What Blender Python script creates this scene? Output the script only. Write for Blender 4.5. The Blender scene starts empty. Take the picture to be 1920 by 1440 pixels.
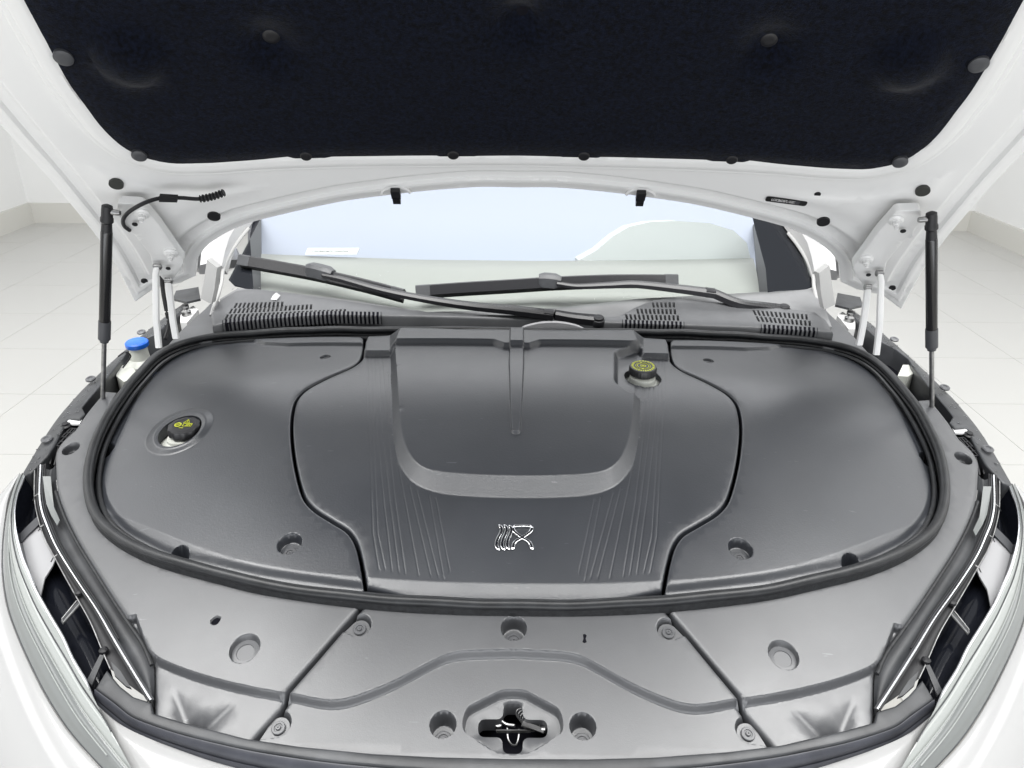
import bpy, math, random
import numpy as np
from mathutils import Vector, Matrix, geometry
random.seed(7); rng = np.random.RandomState(3)
R = math.radians
scene = bpy.context.scene
COL = scene.collection
V = np.array

# ------------------------------------------------------------------ camera
FPX, PITCH, ROLL, YAW = 1400.0, R(25.2), 0.0100, 8/1400.0
CAM = V([0.0, 0.0, 1.70])
_F = V([0, math.cos(PITCH), -math.sin(PITCH)]); _U = V([0, math.sin(PITCH), math.cos(PITCH)]); _R = V([1.0, 0, 0])
_F2 = _F - YAW*_R; _R2 = _R + YAW*_F
fw = _F2/np.linalg.norm(_F2)
rt = _R2 + ROLL*_U; rt -= fw*rt.dot(fw); rt /= np.linalg.norm(rt)
up = np.cross(rt, fw)
cd = bpy.data.cameras.new('camera'); cam = bpy.data.objects.new('camera', cd); COL.objects.link(cam)
cd.sensor_width = 36; cd.lens = 36*FPX/1920; cd.clip_start = .02; cd.clip_end = 200
cam.matrix_world = Matrix(((rt[0], up[0], -fw[0], CAM[0]), (rt[1], up[1], -fw[1], CAM[1]), (rt[2], up[2], -fw[2], CAM[2]), (0, 0, 0, 1)))
scene.camera = cam

# ------------------------------------------------------------------ light of the white showroom, plus added fill lamps
w = bpy.data.worlds.new('World'); scene.world = w; w.use_nodes = True
bgn = w.node_tree.nodes['Background']; bgn.inputs[0].default_value = (.93, .96, 1, 1); bgn.inputs[1].default_value = .50
def area(name, loc, target, sx, sy, power, col=(1, 1, 1)):
    d = bpy.data.lights.new(name, 'AREA'); d.shape = 'RECTANGLE'; d.size = sx; d.size_y = sy; d.energy = power; d.color = col
    o = bpy.data.objects.new(name, d); COL.objects.link(o); o.location = loc
    o.rotation_euler = (Vector(target)-Vector(loc)).to_track_quat('-Z', 'Y').to_euler(); return o
area('overhead_light', (0, .75, 3.3), (0, .75, 0), 4.6, 1.3, 215, (1, .995, .98))
area('overhead_light', (0, 4.4, 3.3), (0, 4.4, 0), 6.0, 2.2, 105, (.97, .98, 1))
for sx_ in (-1, 1): area('overhead_light', (3.6*sx_, 1.6, 3.25), (3.6*sx_, 1.6, 0), 1.1, 5.0, 62, (1, .995, .98))  # added overhead strips that brighten the outer side covers
area('low_front_fill', (0, -2.6, .55), (0, 0, .75), 6.0, 1.0, 92, (.95, .97, 1))  # added low fill lamp that lifts the bonnet underside
vs = scene.view_settings; vs.view_transform = 'Standard'; vs.look = 'None'; vs.exposure = 0.0; vs.gamma = 1
scene.render.engine = 'CYCLES'
try:
    scene.cycles.use_denoising = True; scene.cycles.max_bounces = 8; scene.cycles.transparent_max_bounces = 8
except Exception: pass

# ------------------------------------------------------------------ materials
def mat(name, col, rough=.5, metal=0.0, **k):
    m = bpy.data.materials.new(name); m.use_nodes = True; nt = m.node_tree; b = nt.nodes['Principled BSDF']
    b.inputs['Base Color'].default_value = (*col, 1); b.inputs['Roughness'].default_value = rough; b.inputs['Metallic'].default_value = metal
    for a, v_ in k.get('inp', {}).items(): b.inputs[a].default_value = v_
    L = nt.links.new
    tc = nt.nodes.new('ShaderNodeTexCoord')
    def noise(scale, det=4, rgh=.6, vec=None):
        n = nt.nodes.new('ShaderNodeTexNoise'); n.inputs['Scale'].default_value = scale; n.inputs['Detail'].default_value = det; n.inputs['Roughness'].default_value = rgh
        L(vec or tc.outputs['Object'], n.inputs['Vector']); return n.outputs['Fac']
    def ramp(src, p0, c0, p1, c1):
        r = nt.nodes.new('ShaderNodeValToRGB'); r.color_ramp.elements[0].position = p0; r.color_ramp.elements[0].color = (*c0, 1)
        r.color_ramp.elements[1].position = p1; r.color_ramp.elements[1].color = (*c1, 1); L(src, r.inputs[0]); return r.outputs[0]
    if 'var' in k:   # colour variation (dust, wear): (scale, amount)
        sc, am = k['var']; c0 = tuple(c*(1-am) for c in col); c1 = tuple(min(1, c*(1+am)+k.get('dust', 0)) for c in col)
        L(ramp(noise(sc), .35, c0, .7, c1), b.inputs['Base Color'])
    if 'rvar' in k:
        sc, lo, hi = k['rvar']; mr = nt.nodes.new('ShaderNodeMapRange'); mr.inputs[1].default_value = .3; mr.inputs[2].default_value = .7
        mr.inputs[3].default_value = lo; mr.inputs[4].default_value = hi; L(noise(sc, 5), mr.inputs[0]); L(mr.outputs[0], b.inputs['Roughness'])
    if 'bump' in k:
        last = None
        for sc, st, ds in k['bump']:
            bp = nt.nodes.new('ShaderNodeBump'); bp.inputs['Strength'].default_value = st; bp.inputs['Distance'].default_value = ds
            L(noise(sc, 3), bp.inputs['Height'])
            if last: L(last, bp.inputs['Normal'])
            last = bp.outputs[0]
        L(last, b.inputs['Normal'])
    if k.get('scratch'):   # thin pale scuffs
        mp = nt.nodes.new('ShaderNodeMapping'); mp.inputs['Scale'].default_value = (9, 60, 9); mp.inputs['Rotation'].default_value = (0, 0, .5)
        L(tc.outputs['Object'], mp.inputs[0]); f = noise(3.2, 2, .5, mp.outputs[0])
        f2 = noise(5, 2)
        r = nt.nodes.new('ShaderNodeValToRGB'); e = r.color_ramp.elements; e[0].position = .742; e[0].color = (0, 0, 0, 1); e[1].position = .765; e[1].color = (1, 1, 1, 1)
        L(f, r.inputs[0])
        mx = nt.nodes.new('ShaderNodeMix'); mx.data_type = 'RGBA'; src = b.inputs['Base Color'].links[0].from_socket if b.inputs['Base Color'].links else None
        if src: L(src, mx.inputs['A'])
        else: mx.inputs['A'].default_value = (*col, 1)
        mx.inputs['B'].default_value = (*[min(1, c*1.5+.03) for c in col], 1); L(r.outputs[0], mx.inputs['Factor']); L(mx.outputs['Result'], b.inputs['Base Color'])
    return m
M = {}
M['plastic'] = mat('textured_plastic_shaded', (.030, .033, .040), .4, var=(5, .10), dust=.002, rvar=(6, .33, .40), bump=[(900, .12, .0006), (300, .22, .0008)], scratch=True, inp={'Specular IOR Level': 1.0})  # same plastic as the front panels, base colour darkened for the bonnet's shade
M['panel'] = mat('panel_plastic_lit', (.060, .062, .067), .4, var=(6, .10), dust=.004, rvar=(7, .34, .42), bump=[(900, .14, .0006), (300, .10, .0008)], scratch=True, inp={'Specular IOR Level': 1.0})  # lit copy of the cover plastic, base colour raised for the open light
M['trim'] = mat('fender_plastic', (.038, .040, .044), .42, var=(14, .3), dust=.006, rvar=(10, .32, .5), bump=[(700, .15, .0006)])
M['rubber'] = mat('seal_rubber', (.013, .014, .016), .40, var=(30, .3), dust=.004, bump=[(500, .2, .0005)])
M['rubberflock'] = mat('flange_rubber', (.010, .011, .013), .6, var=(140, .4), dust=.010, bump=[(300, .4, .001)])
M['black'] = mat('deep_black_plastic', (.006, .006, .008), .5, bump=[(400, .1, .0005)])
M['blackgloss'] = mat('gloss_black', (.008, .009, .013), .12)
M['navy'] = mat('bumper_support_plastic', (.038, .040, .050), .42, var=(12, .25), dust=.006, bump=[(300, .1, .0006)])
M['upright'] = mat('primer_paint', (.34, .34, .335), .4)
M['blackmatt'] = mat('matt_black', (.006, .006, .009), .9, inp={'Specular IOR Level': .1})
M['white'] = mat('white_paint', (.35, .35, .35), .22, inp={'Coat Weight': .6, 'Coat Roughness': .05}, var=(4, .015), bump=[(30, .02, .001)])
M['whitein'] = mat('inner_white_paint', (.76, .76, .755), .34, inp={'Coat Weight': .25}, var=(3, .012), bump=[(60, .04, .001)])
M['felt'] = mat('felt_insulation', (.0022, .0036, .0092), .9, inp={'Specular IOR Level': .12, 'Sheen Weight': .12, 'Sheen Roughness': .4}, var=(160, .8), bump=[(600, .7, .0015), (120, .35, .0015)])
M['cliprub'] = mat('grey_clip', (.05, .052, .058), .5, bump=[(300, .1, .0005)])
M['plug'] = mat('rubber_plug', (.028, .03, .027), .5)
M['chrome'] = mat('chrome', (.72, .73, .75), .2, 1.0)
M['metal'] = mat('dull_steel', (.34, .34, .34), .36, 1.0, var=(60, .25))
M['screw'] = mat('screw_plastic', (.1, .102, .108), .32, bump=[(500, .1, .0005)])
M['res'] = mat('milky_reservoir', (.62, .63, .58), .35, inp={'Subsurface Weight': .2, 'Subsurface Radius': (.01, .01, .01)})
M['blue'] = mat('blue_cap', (.012, .13, .62), .35)
M['yellow'] = mat('yellow_print', (.62, .66, .05), .5)
M['capdark'] = mat('dark_cap', (.02, .02, .022), .38, bump=[(400, .1, .0005)])
M['floor'] = mat('floor_tile', (.52, .515, .495), .28, var=(.5, .01))
M['grout'] = mat('grout', (.50, .49, .46), .8)
M['wall'] = mat('wall_paint', (.80, .80, .79), .7, bump=[(40, .03, .001)])
M['skirt'] = mat('skirting', (.62, .61, .57), .5)
M['strutblk'] = mat('strut_black', (.012, .012, .013), .22)
M['lens'] = mat('clear_lens_edge', (.30, .315, .305), .08, inp={'Coat Weight': .6})
M['lensgrey'] = mat('lens_flange', (.17, .18, .178), .1)
M['reflector'] = mat('pale_reflector', (.36, .36, .37), .25)
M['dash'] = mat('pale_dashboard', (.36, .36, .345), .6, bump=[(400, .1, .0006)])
M['frit'] = mat('black_frit', (.016, .017, .022), .18)
M['sheet'] = mat('pale_reflection', (.36, .385, .46), .6)  # pale blue of the windscreen reflections, put into a sheet's colour
M['label'] = mat('black_label', (.008, .008, .008), .4)
M['print'] = mat('white_print', (.75, .75, .75), .5)
M['debris'] = mat('dry_debris', (.16, .13, .08), .9)
def glassmat(name, refl, tint=(1, 1, 1), rough=.03):
    m = bpy.data.materials.new(name); m.use_nodes = True; nt = m.node_tree; nt.nodes.clear()
    o = nt.nodes.new('ShaderNodeOutputMaterial'); mx = nt.nodes.new('ShaderNodeMixShader'); t = nt.nodes.new('ShaderNodeBsdfTransparent'); g = nt.nodes.new('ShaderNodeBsdfGlossy')
    fr = nt.nodes.new('ShaderNodeFresnel'); fr.inputs[0].default_value = refl
    t.inputs[0].default_value = (*tint, 1); g.inputs['Roughness'].default_value = rough
    nt.links.new(fr.outputs[0], mx.inputs[0]); nt.links.new(t.outputs[0], mx.inputs[1]); nt.links.new(g.outputs[0], mx.inputs[2]); nt.links.new(mx.outputs[0], o.inputs[0]); return m
M['glass'] = glassmat('windscreen_glass', 1.5, (.93, .96, .95))
M['water'] = mat('water_drop', (1, 1, 1), .02, inp={'Transmission Weight': 1.0, 'IOR': 1.33})

# ------------------------------------------------------------------ reference surfaces of the car
def Zb(x, y):                                                                   # line of the front panels and seal
    t = y-.61; u = np.clip(t-.52, 0, .20); return .926+.30*np.minimum(t, .52)+.30*u-.75*u*u-.08*x*x
def Zk(x, y): return 1.122+.24*(y-1.55)-.03*x*x                                 # cowl under the windscreen
def Zc(x, y):                                                                   # top of the storage covers
    a = np.maximum(np.abs(x)-.38, 0)
    return Zb(x, y)+.006-.12*a*a
HO = V([0, 1.525, 1.226]); HD = V([0, -.6112, .7915]); HN = V([0, .7915, .6112])
def hoodh(x, s): return -.125*x*x-.06*(s-.3)**2
def hoodP(x, s, q=0.0): return HO+s*HD+V([x, 0, 0])+(hoodh(x, s)-q)*HN
def ray(px, py):
    d = fw*FPX+(px-960)*rt-(py-720)*up; return d/np.linalg.norm(d)
def hit(px, py, F, t=1.3):
    d = ray(px, py)
    for i in range(40):
        f0 = F(CAM+d*t); f1 = F(CAM+d*(t+1e-4)); dt = -f0/((f1-f0)/1e-4); dt = max(-.3, min(.3, dt)); t += dt
        if abs(dt) < 1e-7: break
    return CAM+d*t
def onz(px, py, Z, off=0.0): return hit(px, py, lambda P: P[2]-Z(P[0], P[1])-off)
def B(px, py, off=0.0): return onz(px, py, Zb, off)
def Cv(px, py, off=0.0): return onz(px, py, Zc, off)
def Hd(px, py, q=0.0):
    P = hit(px, py, lambda P: (P-HO).dot(HN)-hoodh(P[0], (P-HO).dot(HD))+q); return V([P[0], (P-HO).dot(HD)])
def atY(px, py, Y):
    d = ray(px, py); return CAM+d*((Y-CAM[1])/d[1])
def atX(px, py, X):
    d = ray(px, py); return CAM+d*((X-CAM[0])/d[0])
def xy(f, pts, *a): return V([f(p[0], p[1], *a)[:2] for p in pts])
def mir(P): Q = V(P).copy(); Q[..., 0] *= -1; return Q
def symz(L): L = V(L); return np.vstack([L, mir(L)[::-1]])                        # left half then mirrored right half (closed)

# ------------------------------------------------------------------ curve tools
def cr(P, closed=False, step=.005):
    P = V(P, dtype=float) if not isinstance(P, np.ndarray) else P.astype(float)
    n = len(P); out = []
    segs = n if closed else n-1
    for i in range(segs):
        p1, p2 = P[i], P[(i+1) % n]
        p0 = P[(i-1) % n] if (closed or i > 0) else 2*p1-p2
        p3 = P[(i+2) % n] if (closed or i < n-2) else 2*p2-p1
        k = max(2, int(np.linalg.norm(p2-p1)/step)); t = np.linspace(0, 1, k, endpoint=False)[:, None]
        # centripetal-ish: clamp tangents
        l = np.linalg.norm(p2-p1); m1 = (p2-p0)*.5; m2 = (p3-p1)*.5
        for m in (m1, m2):
            lm = np.linalg.norm(m)
            if lm > l: m *= l/lm
        h00 = 2*t**3-3*t**2+1; h10 = t**3-2*t**2+t; h01 = -2*t**3+3*t**2; h11 = t**3-t**2
        out.append(h00*p1+h10*m1+h01*p2+h11*m2)
    out = np.vstack(out)
    return out if closed else np.vstack([out, P[-1:]])
def lin(P, closed=True, step=.005):
    P = V(P); n = len(P); out = []
    for i in range(n if closed else n-1):
        a, b = P[i], P[(i+1) % n]; k = max(1, int(round(np.linalg.norm(b-a)/step))); t = np.linspace(0, 1, k, endpoint=False)[:, None]; out.append(a+(b-a)*t)
    out = np.vstack(out); return out if closed else np.vstack([out, P[-1:]])
def rounded(P, r, closed=True, step=.004):
    """corner points P -> polygon with corners cut by small arcs"""
    P = V(P); n = len(P); out = []
    for i in range(n):
        a, b, c = P[i-1], P[i], P[(i+1) % n]
        ri = r[i] if hasattr(r, '__len__') else r
        u = a-b; v_ = c-b; lu, lv = np.linalg.norm(u), np.linalg.norm(v_); k = min(ri, lu*.45, lv*.45)
        if k < 1e-5: out.append(b[None]); continue
        s, e = b+u/lu*k, b+v_/lv*k; t = np.linspace(0, 1, 6)[:, None]; out.append((1-t)**2*s+2*t*(1-t)*b+t*t*e)
    return lin(np.vstack(out), True, step)
def circ(c, r, n=28, ry=None, ang=0):
    t = np.linspace(0, 2*math.pi, n, endpoint=False); x = r*np.cos(t); y = (ry or r)*np.sin(t); ca, sa = math.cos(ang), math.sin(ang)
    return np.stack([c[0]+x*ca-y*sa, c[1]+x*sa+y*ca], 1)
def dist(P, poly, closed=True):
    A = poly; Bq = np.roll(poly, -1, 0) if closed else poly[1:]
    if not closed: A = poly[:-1]
    D = Bq-A; L2 = np.maximum((D*D).sum(1), 1e-14); out = np.empty(len(P))
    for s in range(0, len(P), 4000):
        p = P[s:s+4000, None, :]; t = np.clip(((p-A)*D).sum(2)/L2, 0, 1); q = A+t[..., None]*D-p; out[s:s+4000] = np.sqrt((q*q).sum(2).min(1))
    return out
def inside(P, poly):
    A = poly; Bq = np.roll(poly, -1, 0); out = np.zeros(len(P), bool)
    for s in range(0, len(P), 4000):
        p = P[s:s+4000]; x, y = p[:, 0][:, None], p[:, 1][:, None]
        c = (A[:, 1] > y) != (Bq[:, 1] > y)
        with np.errstate(divide='ignore', invalid='ignore'):
            xi = A[:, 0]+(y-A[:, 1])*(Bq[:, 0]-A[:, 0])/(Bq[:, 1]-A[:, 1])
        out[s:s+4000] = (c & (x < xi)).sum(1) % 2 == 1
    return out
def sd(P, poly): d = dist(P, poly); return np.where(inside(P, poly), d, -d)
def sm(t): t = np.clip(t, 0, 1); return t*t*(3-2*t)
def offset(poly, o, closed=True):
    """offset towards the inside (closed) or towards the left normal (open)"""
    if closed:
        t = np.roll(poly, -1, 0)-np.roll(poly, 1, 0); a = (poly[:, 0]*np.roll(poly[:, 1], -1)-np.roll(poly[:, 0], -1)*poly[:, 1]).sum()
        s = 1 if a > 0 else -1
    else: t = np.gradient(poly, axis=0); s = 1
    n = np.stack([-t[:, 1], t[:, 0]], 1)*s; n /= np.maximum(np.linalg.norm(n, axis=1), 1e-9)[:, None]
    return poly+n*o

# ------------------------------------------------------------------ object tools
def link(name, me, m, parent=None, smooth=True, sharp=None):
    if smooth and len(me.polygons):
        me.shade_smooth()
        if sharp: me.set_sharp_from_angle(angle=R(sharp))
    if m is not None: me.materials.append(M[m] if isinstance(m, str) else m)
    o = bpy.data.objects.new(name, me); COL.objects.link(o)
    if parent is not None: o.parent = parent
    return o
def meshobj(name, vs_, fs, m, parent=None, smooth=True, sharp=None):
    me = bpy.data.meshes.new(name); me.from_pydata([tuple(float(c) for c in v_) for v_ in vs_], [], [tuple(int(i) for i in f) for f in fs]); me.validate(); me.update()
    return link(name, me, m, parent, smooth, sharp)
class MB:
    def __init__(s): s.v = []; s.f = []
    def add(s, vs_, fs):
        k = len(s.v); s.v += [tuple(float(c) for c in a) for a in vs_]; s.f += [tuple(int(i)+k for i in f) for f in fs]; return s
    def sweep(s, P, prof, closed=False, upv=(0, 0, 1), cap=True, scale=None):
        """profile [(side, up)] swept along 3-D points P"""
        P = V(P, dtype=float); n = len(P); T = (np.roll(P, -1, 0)-np.roll(P, 1, 0)) if closed else np.gradient(P, axis=0)
        T /= np.linalg.norm(T, axis=1)[:, None]; S = np.cross(T, V(upv)); S /= np.maximum(np.linalg.norm(S, axis=1), 1e-9)[:, None]; N = np.cross(S, T)
        m = len(prof); vs_ = []
        for i in range(n):
            k = 1 if scale is None else scale[i]
            kk = k if hasattr(k, '__len__') else (k, k)
            for a, b in prof: vs_.append(P[i]+S[i]*a*kk[0]+N[i]*b*kk[1])
        fs = []
        for i in range(n if closed else n-1):
            j = (i+1) % n
            for q in range(m): r = (q+1) % m; fs.append((i*m+q, i*m+r, j*m+r, j*m+q))
        if cap and not closed: fs.append(tuple(range(m))[::-1]); fs.append(tuple((n-1)*m+q for q in range(m)))
        return s.add(vs_, fs)
    def tube(s, P, r, n=10, closed=False, upv=(0, 0, 1), scale=None):
        pr = [(r*math.cos(t), r*math.sin(t)) for t in np.linspace(0, 2*math.pi, n, endpoint=False)]; return s.sweep(P, pr, closed, upv, True, scale)
    def lathe(s, prof, c, ax=(0, 0, 1), n=28, wob=None):
        """prof [(r,h)] about axis ax at c"""
        ax = V(ax, dtype=float); ax /= np.linalg.norm(ax); a = np.cross(ax, (0, 1, 0.02)); a /= np.linalg.norm(a); b = np.cross(ax, a); vs_ = []
        for i, (r, h) in enumerate(prof):
            for t in range(n):
                th = 2*math.pi*t/n; rr = r*(wob(th, i) if wob else 1); vs_.append(V(c)+a*rr*math.cos(th)+b*rr*math.sin(th)+ax*h)
        fs = []
        for i in range(len(prof)-1):
            for t in range(n): u = (t+1) % n; fs.append((i*n+t, i*n+u, (i+1)*n+u, (i+1)*n+t))
        fs.append(tuple(range(n))[::-1]); fs.append(tuple((len(prof)-1)*n+t for t in range(n)))
        return s.add(vs_, fs)
    def prism(s, P, h, ax=None):
        """closed 3-D loop P pushed along vector h"""
        P = V(P); n = len(P); h = V(h, dtype=float)
        vs_ = list(P)+list(P+h); fs = [tuple(range(n))[::-1], tuple(range(n, 2*n))]+[(i, (i+1) % n, n+(i+1) % n, n+i) for i in range(n)]
        return s.add(vs_, fs)
    def build(s, name, m, parent=None, smooth=True, sharp=35):
        return meshobj(name, s.v, s.f, m, parent, smooth, sharp)
def step_feat(poly, h, w):                       # inside of closed poly raised by h over a wall w wide
    poly = V(poly)
    return dict(z=lambda P: h*sm(sd(P, poly)/w+.0), pts=np.vstack([offset(poly, w*k) for k in (-.15, 0, .12, .35, .65, .88, 1, 1.15)]+[offset(poly, k) for k in (-.0016, -.0040, w+.0016, w+.0040)]))
def groove_feat(line, depth, wd, closed=False):
    line = V(line)
    return dict(z=lambda P: -depth*sm(1-dist(P, line, closed)/wd), pts=np.vstack([offset(line, wd*k, closed) for k in (-2.6, -1.5, -1, -.5, 0, .5, 1, 1.5, 2.6)]))
def well_feat(c, r, depth, wall=.0025, ry=None, ang=0):
    return step_feat(circ(c, r, max(20, int(2*math.pi*r/.0025)), ry, ang), -depth, wall)
def band_feat(outer, inner, h):
    def z(P):
        so = sd(P, outer); si = sd(P, inner); t = np.where(so <= 0, 0, np.where(si >= 0, 1, so/np.maximum(so-si, 1e-9))); return h*t
    return dict(z=z, pts=np.vstack([offset(outer, k) for k in (-.002, 0, .002)]+[offset(inner, k) for k in (-.002, 0, .002)]))
def panel(name, outline, zf, m, parent, holes=(), feats=(), res=.01, fillet=.004, skirt=.012, mapf=None, flip=False, bstep=None, holefillet=.0015, holeskirt=None):
    bs = bstep or min(res, .005)
    outline = lin(outline, True, bs); loops = [outline]+[lin(V(h), True, .004) for h in holes]
    mn, mx = outline.min(0), outline.max(0)
    gx, gy = np.meshgrid(np.arange(mn[0], mx[0], res), np.arange(mn[1], mx[1], res)); g = np.stack([gx.ravel(), gy.ravel()], 1)
    g = g+rng.uniform(-.08, .08, g.shape)*res
    ex = [f['pts'] for f in feats]
    if fillet > 0: ex += [offset(outline, fillet*k) for k in (.12, .45, 1)]
    ex = np.vstack(ex) if ex else np.zeros((0, 2))
    def clean(P, mind, minh=.0006):
        if not len(P): return P
        k = inside(P, outline); P = P[k]
        if not len(P): return P
        P = P[dist(P, outline) > mind]
        for h in loops[1:]:
            if len(P): P = P[~inside(P, h)]
            if len(P): P = P[dist(P, h) > minh]
        return P
    ex = clean(ex, fillet*.1 if fillet > 0 else .0005)
    # drop near-duplicate feature points
    if len(ex):
        key = np.unique(np.round(ex/.0007).astype(int), axis=0, return_index=True)[1]; ex = ex[key]
    g = clean(g, max(res*.35, fillet*1.1), res*.3)
    if len(ex) and len(g):
        occ = set(map(tuple, np.floor(ex/(res*.5)).astype(int).tolist())); kk = np.floor(g/(res*.5)).astype(int).tolist()
        g = g[[tuple(k) not in occ for k in kk]]
    pts = []; edges = []
    for lp in loops:
        k = len(pts); n = len(lp); pts += lp.tolist(); edges += [(k+i, k+(i+1) % n) for i in range(n)]
    pts += ex.tolist()+g.tolist()
    r = geometry.delaunay_2d_cdt([Vector(p) for p in pts], edges, [], 0, 1e-6)
    vv = V([(p.x, p.y) for p in r[0]]); ff = V([f for f in r[2] if len(f) == 3])
    cen = vv[ff].mean(1); keep = inside(cen, outline)
    for h in loops[1:]: keep &= ~inside(cen, h)
    ff = ff[keep]
    a = vv[ff]; ar = (a[:, 1, 0]-a[:, 0, 0])*(a[:, 2, 1]-a[:, 0, 1])-(a[:, 1, 1]-a[:, 0, 1])*(a[:, 2, 0]-a[:, 0, 0]); ff[ar < 0] = ff[ar < 0][:, ::-1]
    z = zf(vv[:, 0], vv[:, 1])*np.ones(len(vv))
    for f in feats: z = z+f['z'](vv)
    if fillet > 0:
        d = np.minimum(dist(vv, outline), fillet); z = z-(fillet-np.sqrt(np.maximum(fillet**2-(fillet-d)**2, 0)))
    for h in loops[1:]:
        if holefillet > 0:
            near = np.where((vv[:, 0] > h[:, 0].min()-holefillet) & (vv[:, 0] < h[:, 0].max()+holefillet) & (vv[:, 1] > h[:, 1].min()-holefillet) & (vv[:, 1] < h[:, 1].max()+holefillet))[0]
            if len(near): d = np.minimum(dist(vv[near], h), holefillet); z[near] -= (holefillet-np.sqrt(np.maximum(holefillet**2-(holefillet-d)**2, 0)))
    # boundary skirt
    from collections import Counter
    es = np.vstack([ff[:, [0, 1]], ff[:, [1, 2]], ff[:, [2, 0]]]); key = np.sort(es, 1); _, inv, cnt = np.unique(key, axis=0, return_inverse=True, return_counts=True)
    inv = inv.ravel(); be = es[cnt[inv] == 1]; bv = np.unique(be); n0 = len(vv); idx = {int(b): n0+i for i, b in enumerate(bv)}
    P2 = np.vstack([vv, vv[bv]]); z2 = np.concatenate([z, z[bv]-skirt]); faces = ff.tolist()
    if skirt > 0: faces += [(int(b), int(a_), idx[int(a_)], idx[int(b)]) for a_, b in be]
    else: P2 = vv; z2 = z
    if mapf is None: V3 = np.column_stack([P2, z2])
    else: V3 = mapf(P2[:, 0], P2[:, 1], z2)
    if flip: faces = [tuple(f)[::-1] for f in faces]
    return meshobj(name, V3, faces, m, parent, True, 50)
def zmap_surface(feats, zf):
    def z(x, y):
        P = V([[x, y]]); v_ = zf(x, y)
        for f in feats: v_ = v_+f['z'](P)[0]
        return v_
    return z
def empty(name, loc=(0, 0, 0), parent=None):
    o = bpy.data.objects.new(name, None); o.location = loc; o.empty_display_size = .1; COL.objects.link(o)
    if parent is not None: o.parent = parent
    return o
def tag(o, label, cat=None, group=None, kind=None):
    if label: o['label'] = label
    if cat: o['category'] = cat
    if group: o['group'] = group
    if kind: o['kind'] = kind
    return o
def mirrored(o, name=None, parent=None):
    """the same part on the other side of the car, as a mesh of its own"""
    me = o.data.copy(); co = np.empty(len(me.vertices)*3); me.vertices.foreach_get('co', co); co = co.reshape(-1, 3); co[:, 0] *= -1
    me.vertices.foreach_set('co', co.ravel()); me.flip_normals(); me.update()
    c = bpy.data.objects.new(name or o.name.split('.')[0], me); COL.objects.link(c); c.parent = parent if parent is not None else o.parent
    for k in o.keys():
        if k in ('label', 'kind', 'group'): c[k] = o[k]
    return c
def text(name, body, size, m, parent, mtx):
    c = bpy.data.curves.new(name, 'FONT'); c.body = body; c.size = size; c.extrude = .00008; c.align_y = 'CENTER'
    t = bpy.data.objects.new(name, c); COL.objects.link(t); bpy.context.view_layer.update()
    me = bpy.data.meshes.new_from_object(t.evaluated_get(bpy.context.evaluated_depsgraph_get())); bpy.data.objects.remove(t)
    me.materials.clear(); me.materials.append(M[m]); me.transform(mtx); me.name = name
    o = bpy.data.objects.new(name, me); COL.objects.link(o); o.parent = parent; return o
def nz(Z, x, y):
    e = .004; n = V([-(Z(x+e, y)-Z(x-e, y))/(2*e), -(Z(x, y+e)-Z(x, y-e))/(2*e), 1.0]); return n/np.linalg.norm(n)

# ------------------------------------------------------------------ the car
car = tag(empty('car', (0, 1.2, 0)), 'white car with its bonnet propped open above a dark plastic covered front compartment', 'car')
bpy.context.view_layer.update()
def partof(o, p):                                    # parent without moving
    o.parent = p
    o.matrix_parent_inverse = Matrix.Identity(4)
    return o
car.location = (0, 0, 0)

# ---- seal ring
ring_px = [(968, 619), (850, 617), (720, 617), (640, 617), (540, 619), (467, 623), (400, 629), (350, 639), (315, 653), (285, 673), (255, 704), (222, 745), (198, 785), (180, 822), (170, 855), (164, 895), (166, 925), (175, 957), (193, 982), (225, 1007), (262, 1027), (307, 1045), (362, 1060), (420, 1075), (480, 1090), (580, 1106), (680, 1118), (780, 1126), (880, 1130), (966, 1131)]
RH = .012
def ring3(pts, off=RH): return V([B(px, py, off) for px, py in pts])
ringL = ring3(ring_px); ringL[0, 0] = 0; ringL[-1, 0] = 0
ring = np.vstack([ringL, mir(ringL)[-2:0:-1]])
ringc = cr(ring, True, .012)
rxy = ringc[:, :2]
# smooth slightly
for _ in range(3): rxy = (np.roll(rxy, 1, 0)+2*rxy+np.roll(rxy, -1, 0))/4
wv = .0012*np.sin(np.arange(len(rxy))*.23)+.0008*np.sin(np.arange(len(rxy))*.61+1)
ringc = np.column_stack([rxy, Zb(rxy[:, 0], rxy[:, 1])+RH-.002+wv*.7])
seal = empty('bonnet_seal', parent=car)
# orientation: make side axis point outwards
A2 = (rxy[:, 0]*np.roll(rxy[:, 1], -1)-np.roll(rxy[:, 0], -1)*rxy[:, 1]).sum(); so = 1 if A2 > 0 else -1
bulb = [(.0078*math.cos(t)*so, .0078*math.sin(t)) for t in np.linspace(0, 2*math.pi, 14, endpoint=False)]
MB().sweep(ringc, bulb, closed=True).build('bulb', 'rubber', seal)
prof = [(so*.0062, -.004), (so*.0058, -.009), (so*.0058, -.016), (so*.0040, -.022), (-so*.0040, -.022), (-so*.006, -.010), (0, -.003)]
MB().sweep(ringc, prof, closed=True).build('flange', 'rubberflock', seal)
inl = offset(rxy, .0135)
ic = np.column_stack([inl, Zb(inl[:, 0], inl[:, 1])-.004])
MB().tube(ic[::2], .0040, 8, closed=True).build('inner_lip', 'rubber', seal)

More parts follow.
